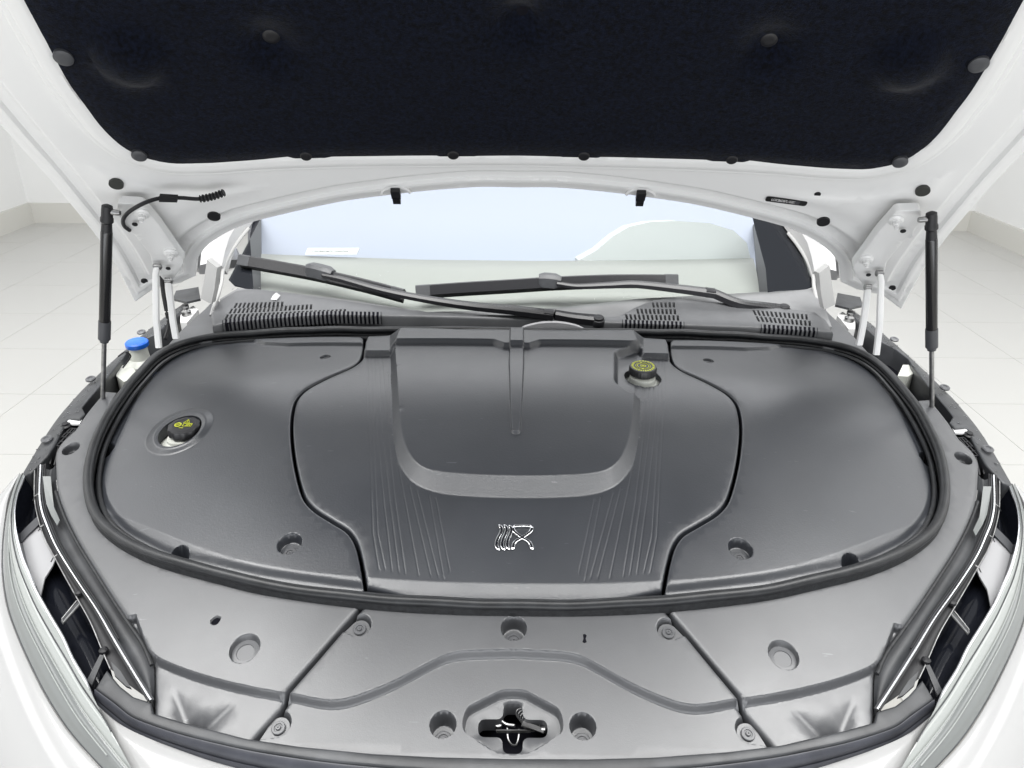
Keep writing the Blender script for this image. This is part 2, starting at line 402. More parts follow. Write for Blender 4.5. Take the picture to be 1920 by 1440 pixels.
# ---- dark tray beneath everything
tray_o = xy(lambda a, b: B(a, b, -.05), [(960, 560), (420, 575), (262, 640), (150, 760), (110, 850), (105, 950), (170, 1100), (250, 1230), (300, 1340), (480, 1405), (700, 1425), (960, 1430)])
tray_o = symz([(0, 1.66)]+[tuple(p) for p in tray_o[1:-1]]+[(0, tray_o[-1][1])])
panel('bay_tray', tray_o, lambda x, y: Zb(x, y)-.075, 'blackmatt', car, res=.06, fillet=0, skirt=.03, bstep=.03)

# ---- storage covers
S_px = [(684, 632), (683, 655), (676, 672), (655, 687), (610, 707), (575, 726), (557, 744), (549, 770), (547, 805), (551, 850), (560, 895), (572, 930), (592, 952), (625, 973), (653, 991), (668, 1013), (677, 1045), (684, 1085), (689, 1112)]
SLn = cr(xy(Cv, S_px, .004), False, .006)
front_c = xy(Cv, [(689, 1111), (780, 1117), (880, 1121), (966, 1122)]); front_c[-1, 0] = 0
rear_c = xy(Cv, [(688, 634), (760, 636), (860, 639), (968, 640)]); rear_c[-1, 0] = 0
SC_ = offset(SLn, .0018, False); SS_ = offset(SLn, -.003, False)
if np.mean(SC_[:, 0]) < np.mean(SS_[:, 0]): SC_, SS_ = offset(SLn, -.0018, False), offset(SLn, .003, False)
cenL = np.vstack([rear_c[::-1][:-1], SC_[2:-2], front_c[1:]])
cen_out = np.vstack([cenL, mir(cenL)[::-1][1:-1]])
frontline = np.vstack([front_c, mir(front_c)[::-1][1:]])
# the strip next to the seal tips down towards the front
sideB_px = [(677, 633), (640, 632), (540, 634), (433, 639), (375, 645), (335, 657), (300, 682), (262, 722), (214, 802), (187, 860), (176, 895), (176, 925), (187, 958), (220, 996), (275, 1027), (310, 1042), (370, 1058), (480, 1084), (600, 1102), (683, 1112)]
sideB = cr(xy(Cv, sideB_px), False, .01)
lip_px = [(120, 930), (350, 1018), (420, 1042), (480, 1057), (580, 1073), (690, 1083), (800, 1090), (900, 1093), (966, 1094)]
lipL = xy(Cv, lip_px); lipL[-1, 0] = 0
lip = cr(np.vstack([lipL, mir(lipL)[::-1][1:]]), False, .005)
liparea = np.vstack([lip, [(.95, .3), (-.95, .3)]])
def lipz(P):
    d = sd(P, liparea); return -.30*np.clip(d, 0, .08)-.0*d
lip_feat = dict(z=lipz, pts=np.vstack([offset(lip, k, False) for k in (-.010, -.005, -.002, 0, .002, .005, .010)]))
# raised platform of the centre cover
uo_px = [(731, 640), (732, 668), (734, 720), (736, 790), (740, 840), (750, 873), (767, 897), (790, 914), (830, 926), (897, 932), (966, 934)]
ui_px = [(741, 650), (743, 680), (748, 740), (753, 800), (762, 836), (775, 860), (796, 876), (830, 884), (897, 889), (966, 891)]
HU = .016
uoL = xy(Cv, uo_px); uiL = xy(Cv, ui_px, HU)
def closeU(L): L = cr(L, False, .006); L[-1, 0] = 0; return np.vstack([L, mir(L)[::-1][1:]])
uo = closeU(uoL); ui = closeU(uiL)
ytop = 1.60
uo_p = np.vstack([[(uo[0, 0], ytop+.01)], uo, [(uo[-1, 0], ytop+.01)]]); ui_p = np.vstack([[(ui[0, 0], ytop)], ui, [(ui[-1, 0], ytop)]])
f_u = band_feat(lin(uo_p), lin(ui_p), HU)
# rear bar with its notched front face
bar_px = [(688, 661), (734, 661), (742, 652), (923, 653), (943, 660), (966, 660)]
bL = xy(Cv, bar_px, HU*.6); bL[-1, 0] = 0
bar_p = np.vstack([[(bL[0, 0]-.02, bL[0, 1])], bL, mir(bL)[::-1][1:], [(-bL[0, 0]+.02, bL[0, 1]), (-bL[0, 0]+.02, 1.62), (bL[0, 0]-.02, 1.62)]])
f_bar = step_feat(lin(bar_p, True, .004), .011, .009)
# centre rib
rib = V([(-.0150, 1.60), (-.0150, Cv(960, 700)[1]), (-.0120, Cv(960, 762)[1]), (-.0085, Cv(960, 829)[1]+.004), (-.0055, Cv(960, 829)[1]-.001), (.0055, Cv(960, 829)[1]-.001), (.0085, Cv(960, 829)[1]+.004), (.0120, Cv(960, 762)[1]), (.0150, Cv(960, 700)[1]), (.0150, 1.60)])
f_rib = step_feat(lin(rib, True, .004), .005, .003)
# the brake reservoir opening: right side only
cz = zmap_surface([f_u], Zc)
bfc = Cv(1205, 703, HU*.3)[:2]; bfr = (Cv(1238, 703)[0]-Cv(1171, 703)[0])/2
bf_hole = circ(bfc, bfr, 40)
def sx(px, py, o=0): return Cv(px, py, o)[:2]
pock_px = [(1150, 665), (1185, 654), (1211, 648), (1252, 648), (1252, 745), (1180, 745), (1149, 722)]
pocket = rounded(V([sx(px_, py_, HU*.5) for px_, py_ in pock_px]), .012)
f_pock = dict(z=lambda P: -(HU*.9)*sm(sd(P, pocket)/.010)*sm(sd(P, lin(uo_p))/.012+.0), pts=np.vstack([offset(pocket, k) for k in (-.001, 0, .003, .007, .010, .012)]))
# hair-thin grooves fanning down both sides
gl = []
for a in ([(690, 668), (692, 800), (699, 1000), (710, 1066)], [(703, 668), (706, 800), (719, 935), (735, 1072)], [(716, 668), (726, 800), (740, 935), (760, 1076)], [(727, 700), (733, 800), (752, 900), (785, 1079)],
          [(768, 912), (808, 1082)], [(782, 922), (822, 1083)], [(805, 930), (832, 1085)], [(817, 935), (843, 1070)], [(697, 668), (699, 800), (708, 1000), (722, 1068)], [(710, 668), (716, 800), (730, 935), (748, 1074)]):
    gl.append(xy(Cv, a))
gl = gl+[mir(g) for g in gl]
grooves = [groove_feat(lin(g, False, .004), .0005, .0017) for g in gl]
for gidx in (2, 3): pass
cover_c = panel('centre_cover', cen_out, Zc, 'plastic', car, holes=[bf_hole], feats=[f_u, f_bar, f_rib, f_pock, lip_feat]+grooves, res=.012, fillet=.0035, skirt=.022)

# ---- side covers
side_out = np.vstack([sideB, SS_[::-1][2:-2]])
def cap_c(px, py): return Cv(px, py)[:2]
oilc = Cv(338, 811)[:2]; oa, ob = Cv(304, 826)[:2], Cv(376, 794)[:2]
oil_ang = math.atan2(ob[1]-oa[1], ob[0]-oa[0])
oil_rx = .0375
oil_hole = circ(oilc, oil_rx, 36, oil_rx*1.0, oil_ang)
ring_o = circ(Cv(337, 806)[:2], .058, 60); ring_i = circ(Cv(338, 810)[:2], .045, 50)
f_ring = band_feat(ring_o, ring_i, .006)
w1c = Cv(543, 1019)[:2]; w2c = Cv(610, 669)[:2]
side_bar = lin(V([Cv(470, 641)[:2], Cv(492, 648)[:2], Cv(540, 650.5)[:2], Cv(690, 650)[:2], (Cv(700, 649)[0], 1.62), (Cv(470, 641)[0]+.01, 1.62)]), True, .006)
f_sbar = step_feat(side_bar, .006, .009)
n1 = Cv(197, 846, -.004)[:2]; n2 = Cv(331, 1040)[:2]
sbo = offset(cr(sideB, False, .006), .011, False)
if sbo[len(sbo)//2, 0] < sideB[len(sideB)//2, 0]: sbo = offset(cr(sideB, False, .006), -.011, False)
shelf = lin(np.vstack([sbo, [(0, sbo[-1, 1]), (0, sbo[0, 1])]]), True, .005)
f_shelf = step_feat(shelf, .004, .008)
crestL = xy(Cv, [(395, 652), (352, 700), (300, 770), (250, 860), (245, 930), (290, 1000)])
def rims(P): return 0
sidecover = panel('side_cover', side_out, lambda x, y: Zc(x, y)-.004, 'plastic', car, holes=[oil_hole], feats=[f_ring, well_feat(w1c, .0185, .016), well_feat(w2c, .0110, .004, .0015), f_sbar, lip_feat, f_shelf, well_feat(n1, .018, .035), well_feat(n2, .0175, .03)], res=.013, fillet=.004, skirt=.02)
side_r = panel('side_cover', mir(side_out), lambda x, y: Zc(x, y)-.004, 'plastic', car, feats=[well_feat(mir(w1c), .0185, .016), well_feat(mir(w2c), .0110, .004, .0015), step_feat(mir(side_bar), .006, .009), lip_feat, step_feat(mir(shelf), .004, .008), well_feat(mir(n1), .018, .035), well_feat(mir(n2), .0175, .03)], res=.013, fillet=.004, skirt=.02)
sidecover['label'] = 'dark side cover with a round opening for the filler cap'

# ---- front panels
def Zp(x, y): return Zb(x, y)-.004
def Bp(px, py, o=-.004): return B(px, py, o)
seam_px = [(684, 1128), (676, 1140), (640, 1180), (590, 1238), (540, 1295), (526, 1316), (503, 1341), (477, 1370)]
seam = xy(Bp, seam_px)
cf_bot = xy(Bp, [(477, 1383), (560, 1394), (680, 1405), (820, 1413), (966, 1417)]); cf_bot[-1, 0] = 0
def under_ring(pts): return xy(Bp, pts)
top_f = under_ring([(680, 1121), (780, 1128), (880, 1132), (966, 1133)]); top_f[-1, 0] = 0
soff = offset(lin(seam, False, .01), .0025, False); soff2 = offset(lin(seam, False, .01), -.0025, False)
if soff.mean(0)[0] < soff2.mean(0)[0]: soff, soff2 = soff2, soff
fpL = np.vstack([top_f[::-1], soff, cf_bot])
fp_out = np.vstack([fpL, mir(fpL)[::-1][1:-1]])
sc_px = [(400, 1235), (480, 1287), (540, 1297), (605, 1310), (640, 1310), (680, 1299), (740, 1274), (805, 1240), (835, 1226), (870, 1219), (966, 1216)]
scL = xy(Bp, sc_px); scL[-1, 0] = 0; scc = cr(scL, False, .006); scc[-1, 0] = 0
low_area = np.vstack([scc, mir(scc)[::-1][1:], [(.6, .3), (-.6, .3)]])
f_low = step_feat(lin(low_area, True, .003), -.014, .0034)
hx_px = [(864, 1345), (864, 1332), (880, 1319), (938, 1291), (966, 1287)]
hexL = xy(Bp, [(866, 1347), (874, 1322), (940, 1289), (963, 1288)], -.015); hexR = None
hxb = xy(Bp, [(868, 1369), (930, 1408), (963, 1412)], -.015)
hx = np.vstack([[(0, hexL[-1, 1])], hexL[::-1][1:], hxb[:-1], [(0, hxb[-1, 1])]]); hx = np.vstack([hx, mir(hx)[::-1][1:-1]])
hx = rounded(hx, .022, step=.003)
f_hex = step_feat(hx, -.013, .0035)
ccx = 0.0; c0 = Bp(962, 1356, -.025)
aw = (Bp(980, 1345, -.025)[0]-Bp(943, 1345, -.025)[0])/2; al = (Bp(1027, 1356, -.025)[0]-Bp(896, 1356, -.025)[0])/2
ytp = Bp(962, 1311, -.025)[1]; ybt = Bp(962, 1405, -.025)[1]; yl1 = Bp(910, 1340, -.025)[1]; yl2 = Bp(910, 1374, -.025)[1]
cross = V([(-aw, ytp), (aw, ytp), (aw, yl1), (al, yl1), (al, yl2), (aw, yl2), (aw, ybt), (-aw, ybt), (-aw, yl2), (-al, yl2), (-al, yl1), (-aw, yl1)])
cross = rounded(cross, .010, step=.003)
wells = [(Bp(830, 1343)[:2], .0168, .024), (Bp(964, 1178)[:2], .0178, .021)]
wells.append((mir(wells[0][0]), .0168, .024)); wells[1] = (V([0, wells[1][0][1]]), .0178, .021)
def tabpoly(c, r, tip):                       # teardrop well round a fixing tab
    d = tip-c; L = np.linalg.norm(d); a = math.atan2(d[1], d[0]); t = math.acos(min(.95, r/L)); th = np.linspace(a+t, a-t+2*math.pi, 26)
    return np.vstack([np.stack([c[0]+r*np.cos(th), c[1]+r*np.sin(th)], 1), tip[None]])
tabs = []
for (cx_, cy_), (tx, ty) in (((674, 1172), (640, 1182)), ((519, 1342), (478, 1372))):
    c = Bp(cx_, cy_)[:2]; tabs.append((c, .0165, c+(Bp(tx, ty)[:2]-c)))
f_tabs = []
for c, r, tip in tabs:
    p = lin(tabpoly(c, r, tip), True, .0025); f_tabs += [step_feat(p, -.011, .0025), step_feat(mir(p), -.011, .0025)]
rim_bot = lin(np.vstack([offset(np.vstack([cf_bot, mir(cf_bot)[::-1][1:]]), .006, False)]), False, .01)
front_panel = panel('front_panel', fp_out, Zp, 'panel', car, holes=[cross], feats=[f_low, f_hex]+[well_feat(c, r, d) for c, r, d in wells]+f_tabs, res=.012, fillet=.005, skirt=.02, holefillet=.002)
# corner panels
cp_in = under_ring([(220, 735), (197, 778), (179, 820), (168, 858), (162, 895), (164, 930), (175, 962), (195, 990), (228, 1015), (268, 1036), (318, 1054), (378, 1070), (480, 1093), (580, 1109), (670, 1121)])
# keep under the seal flange
cp_out = under_ring([(286, 1340), (286, 1240), (272, 1207), (240, 1160), (212, 1118), (185, 1075), (150, 1018), (125, 968), (108, 920), (104, 880), (105, 847), (118, 826), (140, 806), (160, 777), (176, 757), (198, 733)])
cp_bot = under_ring([(462, 1383), (370, 1363), (337, 1353), (300, 1343)])
cpoly = np.vstack([cr(cp_in, False, .01), soff2, cp_bot, lin(cp_out[:2], False, .01), cr(cp_out[1:], False, .01)])
rc = Bp(459, 1215)[:2]; hc = Bp(133, 841)[:2]
sc2 = cr(xy(Bp, [(255, 1150), (278, 1212), (298, 1231), (330, 1246), (375, 1262), (430, 1277), (480, 1288), (542, 1299)]), False, .006)
low2 = np.vstack([sc2, [(-.2, .3), (-.75, .3), (-.75, .75)]])
f_low2 = step_feat(lin(low2, True, .004), -.014, .0032)
# two creases meeting in a pit
def vdent(a, b, wa, wb, dep):
    a, b = V(a), V(b)
    def z(P):
        d = b-a; L = np.linalg.norm(d); t = ((P-a)@d)/L**2; tc = np.clip(t, 0, 1); q = np.linalg.norm(P-(a+tc[:, None]*d), axis=1); wd = wa+(wb-wa)*tc
        return -dep*tc*np.clip(1-q/wd, 0, 1)
    ln = lin(V([a, b]), False, .005); return dict(z=z, pts=np.vstack([ln]+[offset(ln, k, False) for k in (-.008, -.004, .004, .008)]))
d1 = vdent(Bp(321, 1278)[:2], Bp(352, 1352)[:2], .004, .024, .011); d2 = vdent(Bp(440, 1302)[:2], Bp(368, 1356)[:2], .004, .024, .011)
dbh = Bp(404, 1163)[:2]; dbr = circ(dbh, .0065, 16)*1.0; dbr = dbh+(dbr-dbh)*(1+.25*rng.rand(16))[:, None]
cfe = [f_low2, d1, d2, well_feat(rc, .0205, .009, .003), well_feat(hc, .0150, .016, .002)]
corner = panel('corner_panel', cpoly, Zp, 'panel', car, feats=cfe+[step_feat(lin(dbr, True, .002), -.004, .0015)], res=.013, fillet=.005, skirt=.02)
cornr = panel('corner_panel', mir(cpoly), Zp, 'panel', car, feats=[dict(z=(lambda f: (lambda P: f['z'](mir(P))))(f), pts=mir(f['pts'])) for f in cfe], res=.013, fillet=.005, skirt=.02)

# ---- screws
def screw(c, zc, r, parent, nrm=None, hexs=False):
    nrm = nz(Zb, c[0], c[1])
    c3 = V([c[0], c[1], zc]); m = MB(); m.lathe([(r, 0), (r, .0022), (r*.9, .003), (r*.62, .003), (r*.56, .0018), (r*.40, .0018), (r*.36, .0034), (r*.30, .004), (r*.12, .004), (r*.1, .0028)], c3, nrm, 22)
    return m.build('screw', 'screw', parent)
screw(wells[0][0]+V([0, -.004]), Zp(*wells[0][0])-.038, .0110, front_panel); screw(wells[2][0]+V([0, -.004]), Zp(*wells[2][0])-.038, .0110, front_panel)
screw(wells[1][0]+V([0, -.003]), Zp(*wells[1][0])-.021, .0125, front_panel)
for c, r, tip in tabs:
    for s in (1, -1):
        cc = c*V([s, 1]); tp = tip*V([s, 1]); low = -.014 if c[1] < .75 else 0
        zt = Zp(*cc)-.008+low
        # the tongue of the corner panel that the screw holds
        pl = tabpoly(cc, r-.003, tp); P3 = V([(p[0], p[1]-.001, Zb(p[0], p[1])-.004-.0105+low) for p in pl])
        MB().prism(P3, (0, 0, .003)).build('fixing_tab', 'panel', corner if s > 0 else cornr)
        screw(cc+V([0, -.001]), zt+.0005, .0088, corner if s > 0 else cornr)
for s, p in ((1, sidecover), (-1, side_r)):
    c = w1c*V([s, 1]); screw(c+V([0, -.003]), Zc(*c)-.018, .0100, p)
    c = w2c*V([s, 1]); screw(c, Zc(*c)-.0070, .0080, p)
    q = rc*V([s, 1]); MB().lathe([(.0185, 0), (.0185, .0015), (.012, .0022), (.0115, .0012), (.004, .0012)], (q[0], q[1], Zp(*q)-.0095), nz(Zb, q[0], q[1]), 30).build('round_plug', 'screw', corner if s > 0 else cornr)
    q = hc*V([s, 1]); MB().lathe([(.0125, 0), (.0125, .003), (.009, .006), (.004, .006)], (q[0], q[1], Zp(*q)-.019), (0, -.18, 1), 24).build('rubber_stop', 'black', corner if s > 0 else cornr)

MB().prism(V([(p[0], p[1], Zp(p[0], p[1])-.0032) for p in dbr]), (0, 0, -.002)).build('missing_clip_hole', 'blackmatt', corner, False)
mk_ = V([(q[0], q[1], Zp(q[0], q[1])+.0004) for q in [Bp(1096+a_, 1198+b_*1.0)[:2] for a_, b_ in ((-3, -8), (1, -9), (4, -6), (2, -1), (4, 6), (0, 8), (-4, 6), (-2, 0))]]); MB().prism(mk_, (0, 0, -.003)).build('dark_mark', 'blackmatt', front_panel, False)  # small black mark on the front panel
# ---- emblem
emb = empty('emblem', parent=cover_c)
def Ep(zx, zy): P = Cv(480+zx/3, 800+zy/3, .0022); return P
def stroke(pts, r, name='emblem_stroke', m='chrome'):
    P = cr(V([Ep(*p) for p in pts]), False, .0015); n = len(P); sc = np.clip(np.minimum(np.arange(n), np.arange(n)[::-1])/3+.45, 0, 1)
    MB().sweep(P, [(-r*1.35, -.001), (-r*1.25, .0008), (-r*.7, .0016), (r*.7, .0016), (r*1.25, .0008), (r*1.35, -.001)], scale=sc).build(name, m, cover_c)
bpy.data.objects.remove(emb)
for pts in ([(936, 984), (940.5, 991), (939, 999), (933, 1011), (931, 1023), (936, 1032)], [(945.5, 984), (950, 991), (948.5, 999), (943, 1012), (941.5, 1023), (946, 1032)], [(955, 985), (959, 992), (957.5, 1000), (952.5, 1012), (951, 1023), (955, 1031)],
            [(962, 986.5), (980, 985.5), (997, 986.5)], [(998.5, 988), (994, 997), (979, 1008), (965, 1017), (961, 1031)], [(960.5, 988), (965, 997), (979, 1008), (993, 1017), (998.5, 1031)]):
    zp = [((x_-480)*3, (y_-800)*3) for x_, y_ in pts]
    stroke(zp, .0021)
    q = cr(V([Ep(*p) for p in zp]), False, .0015)[2:-2]+V([0, -.0001, .0012]); MB().sweep(q, [(-.0011, 0), (-.0009, .0007), (.0009, .0007), (.0011, 0)]).build('emblem_core', 'blackgloss', cover_c)

# ---- filler caps
def bumpy(n, a): return lambda th, i: 1+a*(math.cos(n*th)**4 if True else 0)
oz = Zc(*oilc)
nk = V([oilc[0]+.001, oilc[1], oz-.030])
coolant = empty('coolant_filler', parent=car)
MB().lathe([(.044, -.03), (.044, .006), (.034, .012), (.025, .018), (.024, .022)], nk, (0, -.05, 1), 36).build('neck', 'res', coolant)
ctr = V([oilc[0]+.006, oilc[1]+.007, oz-.003])
MB().lathe([(.0265, 0), (.0265, .012), (.0255, .0145), (.0195, .0155), (.0190, .0150), (.002, .0150)], ctr, (0, -.08, 1), 64, wob=lambda th, i: 1+(.07*(math.cos(5*th)**2) if i < 3 else 0)).build('cap', 'capdark', coolant)
# yellow warning print: triangle, round face, book
tz = .0156
def capmark(pts, r=.0006, closed=True):
    P = V([ctr+V([a, b, tz-.08*b*-1*0]) for a, b in pts]); P[:, 2] += (P[:, 1]-ctr[1])*.08
    return MB().tube(P, r, 6, closed=closed)
mk = MB()
def addm(pts, r=.0006, closed=True):
    P = V([ctr+V([a*1.25, b*1.35, tz]) for a, b in pts]); P[:, 2] += (P[:, 1]-ctr[1])*.08; mk.tube(P, r*1.1, 6, closed=closed)
addm([(-.002, .004), (.002, .012), (.006, .004)]); addm([(.002, .006), (.002, .010)], closed=False)
addm([(-.008+.0042*math.cos(t), -.001+.0042*math.sin(t)) for t in np.linspace(0, 6.28, 16, endpoint=False)], .0008); addm([(-.010, -.002), (-.006, .0005)], .0007, False)
addm([(-.001, -.004), (-.001, .002), (.004, .002), (.004, -.004)]); addm([(.004, -.004), (.004, .002), (.011, .002), (.011, -.004)])
addm([(.006, -.003), (.006, .001)], closed=False); addm([(.0085, -.003), (.0085, .001)], closed=False); addm([(-.004, -.008), (.002, -.008)], .0005, False)
mk.build('cap_print', 'yellow', coolant)['kind'] = 'stuff'
brake = empty('brake_fluid_reservoir', parent=car)
bz = Zc(*bfc)
bc = V([bfc[0], bfc[1], bz-.012])
MB().lathe([(bfr*1.12, -.03), (bfr*1.12, -.002), (bfr*.98, .000), (bfr*.74, .004), (bfr*.70, .008), (bfr*.70, .014)], bc, (0, -.02, 1), 40).build('neck', 'res', brake)
cb = V([bfc[0]+.001, bfc[1]+.009, bz+.005]); rb = .0255
MB().lathe([(rb, 0), (rb*1.0, .012), (rb*.96, .0145), (rb*.3, .0145)], cb, (0, -.06, 1), 90, wob=lambda th, i: 1+(.022*(1 if math.sin(30*th) > 0 else 0) if i < 2 else 0)).build('cap', 'capdark', brake)
yp = MB()
def annseg(r0, r1, a0, a1, h=.0004):
    th = np.linspace(a0, a1, max(2, int((a1-a0)/.18)+2)); pts = [(r1*math.cos(t), r1*math.sin(t)) for t in th]+[(r0*math.cos(t), r0*math.sin(t)) for t in th[::-1]]
    P = V([cb+V([a, b, .0146+.06*b]) for a, b in pts]); yp.prism(P, (0, 0, h))
annseg(.0001, rb*.22, 0, 6.282)
annseg(rb*.40, rb*.56, 0, 6.282)
k = 0; a = 0.0
while a < 6.2:
    l = .10+.13*rng.rand(); annseg(rb*.70, rb*.86, a, min(a+l, 6.25)); a += l+.07
yp.build('cap_print', 'yellow', brake)['kind'] = 'stuff'
inner = MB(); th = np.linspace(0, 6.283, 24, endpoint=False)
inner.tube(V([cb+V([rb*.13*math.cos(t), rb*.13*math.sin(t), .0152+.06*rb*.13*math.sin(t)]) for t in th]), .0004, 6, closed=True); a = 0
while a < 6.2:
    l = .08+.1*rng.rand()
    if l > .09: inner.tube(V([cb+V([rb*.49*math.cos(t), rb*.49*math.sin(t), .0151+.06*rb*.49*math.sin(t)]) for t in (a, a+l)]), .0007, 5)
    a += l+.06
inner.build('cap_print', 'capdark', brake)['kind'] = 'stuff'

# ---- bonnet latch in the cross opening
latch = empty('bonnet_latch', parent=car)
lz = float(Zp(0, c0[1]))-.021
def L3(zx, zy, d=0.0):    # pixel in the 260x170 zoom of the latch
    return B(830+zx*260/1920, 1270+zy*170/1255, -.045+d)
panelz = V([L3(300, 200, -.03), L3(1600, 200, -.03), L3(1600, 1100, -.03), L3(300, 1100, -.03)])
MB().prism(panelz, (0, 0, -.004)).build('latch_backplate', 'black', latch, False)
MB().tube(cr(V([L3(690, 620), L3(780, 590, .004), L3(880, 650), L3(1000, 670, .004)]), False, .003), .0022, 8).build('latch_lever', 'metal', latch)
cP = []
for t in np.linspace(0, 5*math.pi*2, 160):
    k = t/(10*math.pi); c_ = L3(1070+170*k, 490+170*k, .004); r_ = .0062+.003*k
    cP.append(c_+V([r_*math.cos(t), r_*.5*math.sin(t), r_*.8*math.sin(t)]))
MB().tube(V(cP), .0008, 6).build('latch_spring', 'metal', latch)
MB().sweep(V([L3(1100, 640, .006), L3(1250, 690, .006), L3(1400, 745, .004)]), [(-.0035, -.001), (.0035, -.001), (.0035, .001), (-.0035, .001)]).build('latch_lever', 'metal', latch)
MB().sweep(V([L3(740, 745), L3(1220, 745)]), [(-.001, -.002), (.001, -.002), (.001, .002), (-.001, .002)]).build('latch_bracket', 'metal', latch)
MB().tube(cr(V([L3(895, 700, -.004), L3(905, 850, -.006), L3(960, 935, -.006), L3(1020, 930, -.006), L3(1050, 840, -.006), L3(1060, 720, -.004)]), False, .003), .0013, 6).build('latch_hook', 'metal', latch)
MB().lathe([(.0045, 0), (.0045, .006), (.003, .007)], L3(770, 690, -.006), (0, 0, 1), 16).build('rivet', 'metal', latch)
MB().lathe([(.0035, 0), (.0035, .005), (.002, .006)], L3(1395, 740, 0), (0, 0, 1), 16).build('rivet', 'metal', latch)

# ------------------------------------------------------------------ bonnet
def hmap(x, s, q):
    h = hoodh(x, s); return HO[None]+s[:, None]*HD+np.column_stack([x, 0*x, 0*x])+(h-q)[:, None]*HN
rear_px = [(972, 363), (900, 362), (800, 369), (720, 378), (640, 389), (533, 412), (460, 431), (417, 450), (383, 474), (367, 498), (364, 528), (335, 541), (287, 551), (250, 577)]
rear = V([Hd(*p, -.027) for p in rear_px]); rear[0, 0] = 0
sidee = V([Hd(*p, -.027) for p in [(250, 577), (197, 482), (100, 362), (0, 252)]])
# continue the side edge to the nose of the bonnet
dl = sidee[-1]-sidee[-2]; ext = sidee[-1]+V([[dl[0]*.1, .12], [dl[0]*.1+.02, .22], [.07, .30], [.20, .37], [.40, .415]])*V([1, 1])
nose = V([[0, sidee[-1, 1]+.44]])
hoL = np.vstack([cr(rear[:10], False, .012), lin(rear[9:], False, .012)[1:], cr(np.vstack([sidee, ext, nose]), False, .015)[1:]])
ho = np.vstack([hoL, mir(hoL)[::-1][1:-1]])
pad_px = [(972, 288), (895, 289), (890, 290.5), (825, 290.5), (819, 288), (700, 289), (622, 290), (612, 294), (555, 294), (541, 290), (467, 298), (400, 302), (333, 303), (300, 299), (267, 290), (240, 277), (213, 257), (187, 230), (160, 193), (133, 156), (110, 117), (90, 80), (62, 27), (48, 0)]
pad = V([Hd(*p) for p in pad_px]); pad[0, 0] = 0
dl = pad[-1]-pad[-2]; dl /= np.linalg.norm(dl)
pend = pad[-1]+V([dl*.2, dl*.38+V([.03, 0]), dl*.5+V([.11, .02])]); pn = V([[0, pend[-1, 1]+.03]])
padL = np.vstack([lin(pad[:12], False, .006), cr(pad[11:], False, .01)[1:], cr(np.vstack([pad[-1:], pend, pn]), False, .015)[1:]])
pado = np.vstack([padL, mir(padL)[::-1][1:-1]])
pad_s = offset(pado, 0)
def relief(P):
    dp = -sd(P, pad_sm); de = sd(P, ho); dr = P[:, 1]
    q = .008*sm((dp+.004)/.004)-.008*sm((dp-.020)/.005)                      # bead round the insulation
    q = q-.030*sm((-dp-.012)/.02)
    q = q-.024*sm((dp-.032)/.018)+.006*sm((dp-.092)/.012)*sm((.62-np.abs(P[:, 0])*0)/.1)*sm((de-.085)/.02)
    wd = 1.0
    q = q+.012*sm((dp-.085)/.03)*sm((.60-np.abs(P[:, 0]))/.1*0+1)*0
    q = q-.020*sm((.062-de)/.020)+.006*sm((.026-de)/.003)-.002*sm((.014-de)/.002)
    return q
pad_sm = cr(V([Hd(*p) for p in [(972, 288), (800, 289), (620, 291), (467, 297), (400, 302), (333, 303), (300, 299), (267, 290), (240, 277), (213, 257), (187, 230), (160, 193), (133, 156), (110, 117), (90, 80), (62, 27), (48, 0)]]), False, .012); pad_sm[0, 0] = 0
pad_sm = np.vstack([pad_sm, cr(np.vstack([pad_sm[-1:], pend, pn]), False, .015)[1:]]); pad_sm = np.vstack([pad_sm, mir(pad_sm)[::-1][1:-1]])
pad_f = lin(pad_sm, True, .006); ho_f = lin(ho, True, .005)
relief_feat = dict(z=relief, pts=np.vstack([offset(pad_f, -k) for k in (0, .005, .010, .019, .022, .026, .031, .040, .048, .056, .058)]+[offset(ho_f, k) for k in (.012, .014, .020, .0225, .026, .028, .042, .047, .052, .057, .062, .064)]+[offset(pad_f, -k) for k in (.033, .037, .092, .098, .104)]))
bonnet = panel('bonnet', ho, lambda x, y: 0*x, 'whitein', car, feats=[relief_feat], res=.016, fillet=.003, skirt=.018, mapf=hmap, flip=False)
def hq(x, s): return float(relief(V([[x, s]]))[0])
outer = panel('outer_skin', offset(ho, -.004), lambda x, y: -.064-.0*x, 'white', bonnet, res=.05, fillet=0, skirt=-.0, mapf=hmap, flip=True)
MBh = MB()
# insulation pad
dots_px = [(121, 96, 19, 0), (262, 281, 15, 0), (508, 74, 18, .012), (574, 285, 13, 0), (850, 283, 13, 0)]
dim = []
def gauss(px, py, r, h):
    c = Hd(px, py); return dict(z=lambda P: h*np.exp(-(((P-c)**2).sum(1))/r**2), pts=circ(c, r*.6, 16))
for a in ((508, 76, .032, -.022), (975, 30, .030, -.024), (1440, 80, .032, -.022)): dim.append(gauss(*a))
def moon(px, py, r, h):
    c = Hd(px, py); return dict(z=lambda P: h*sm(1.5-np.sqrt(((P-c)**2).sum(1))/r*1.2), pts=circ(c, r, 20))
dim += [moon(245, 100, .045, .020), moon(1705, 108, .045, .020)]
dim.append(dict(z=lambda P: -.005*sm((.020-sd(P, pad_sm))/.012), pts=offset(pad_sm, .014)))
insul = panel('insulation_pad', pado, lambda x, y: .012+0*x, 'felt', bonnet, feats=dim, res=.018, fillet=.004, skirt=.02, mapf=hmap)
def hframe(x, s):
    e = 1e-3; P = hoodP(x, s); tx = hoodP(x+e, s)-P; ts = hoodP(x, s+e)-P; n = np.cross(tx, ts); n /= np.linalg.norm(n)
    if n[2] > 0: n = -n
    return P, n
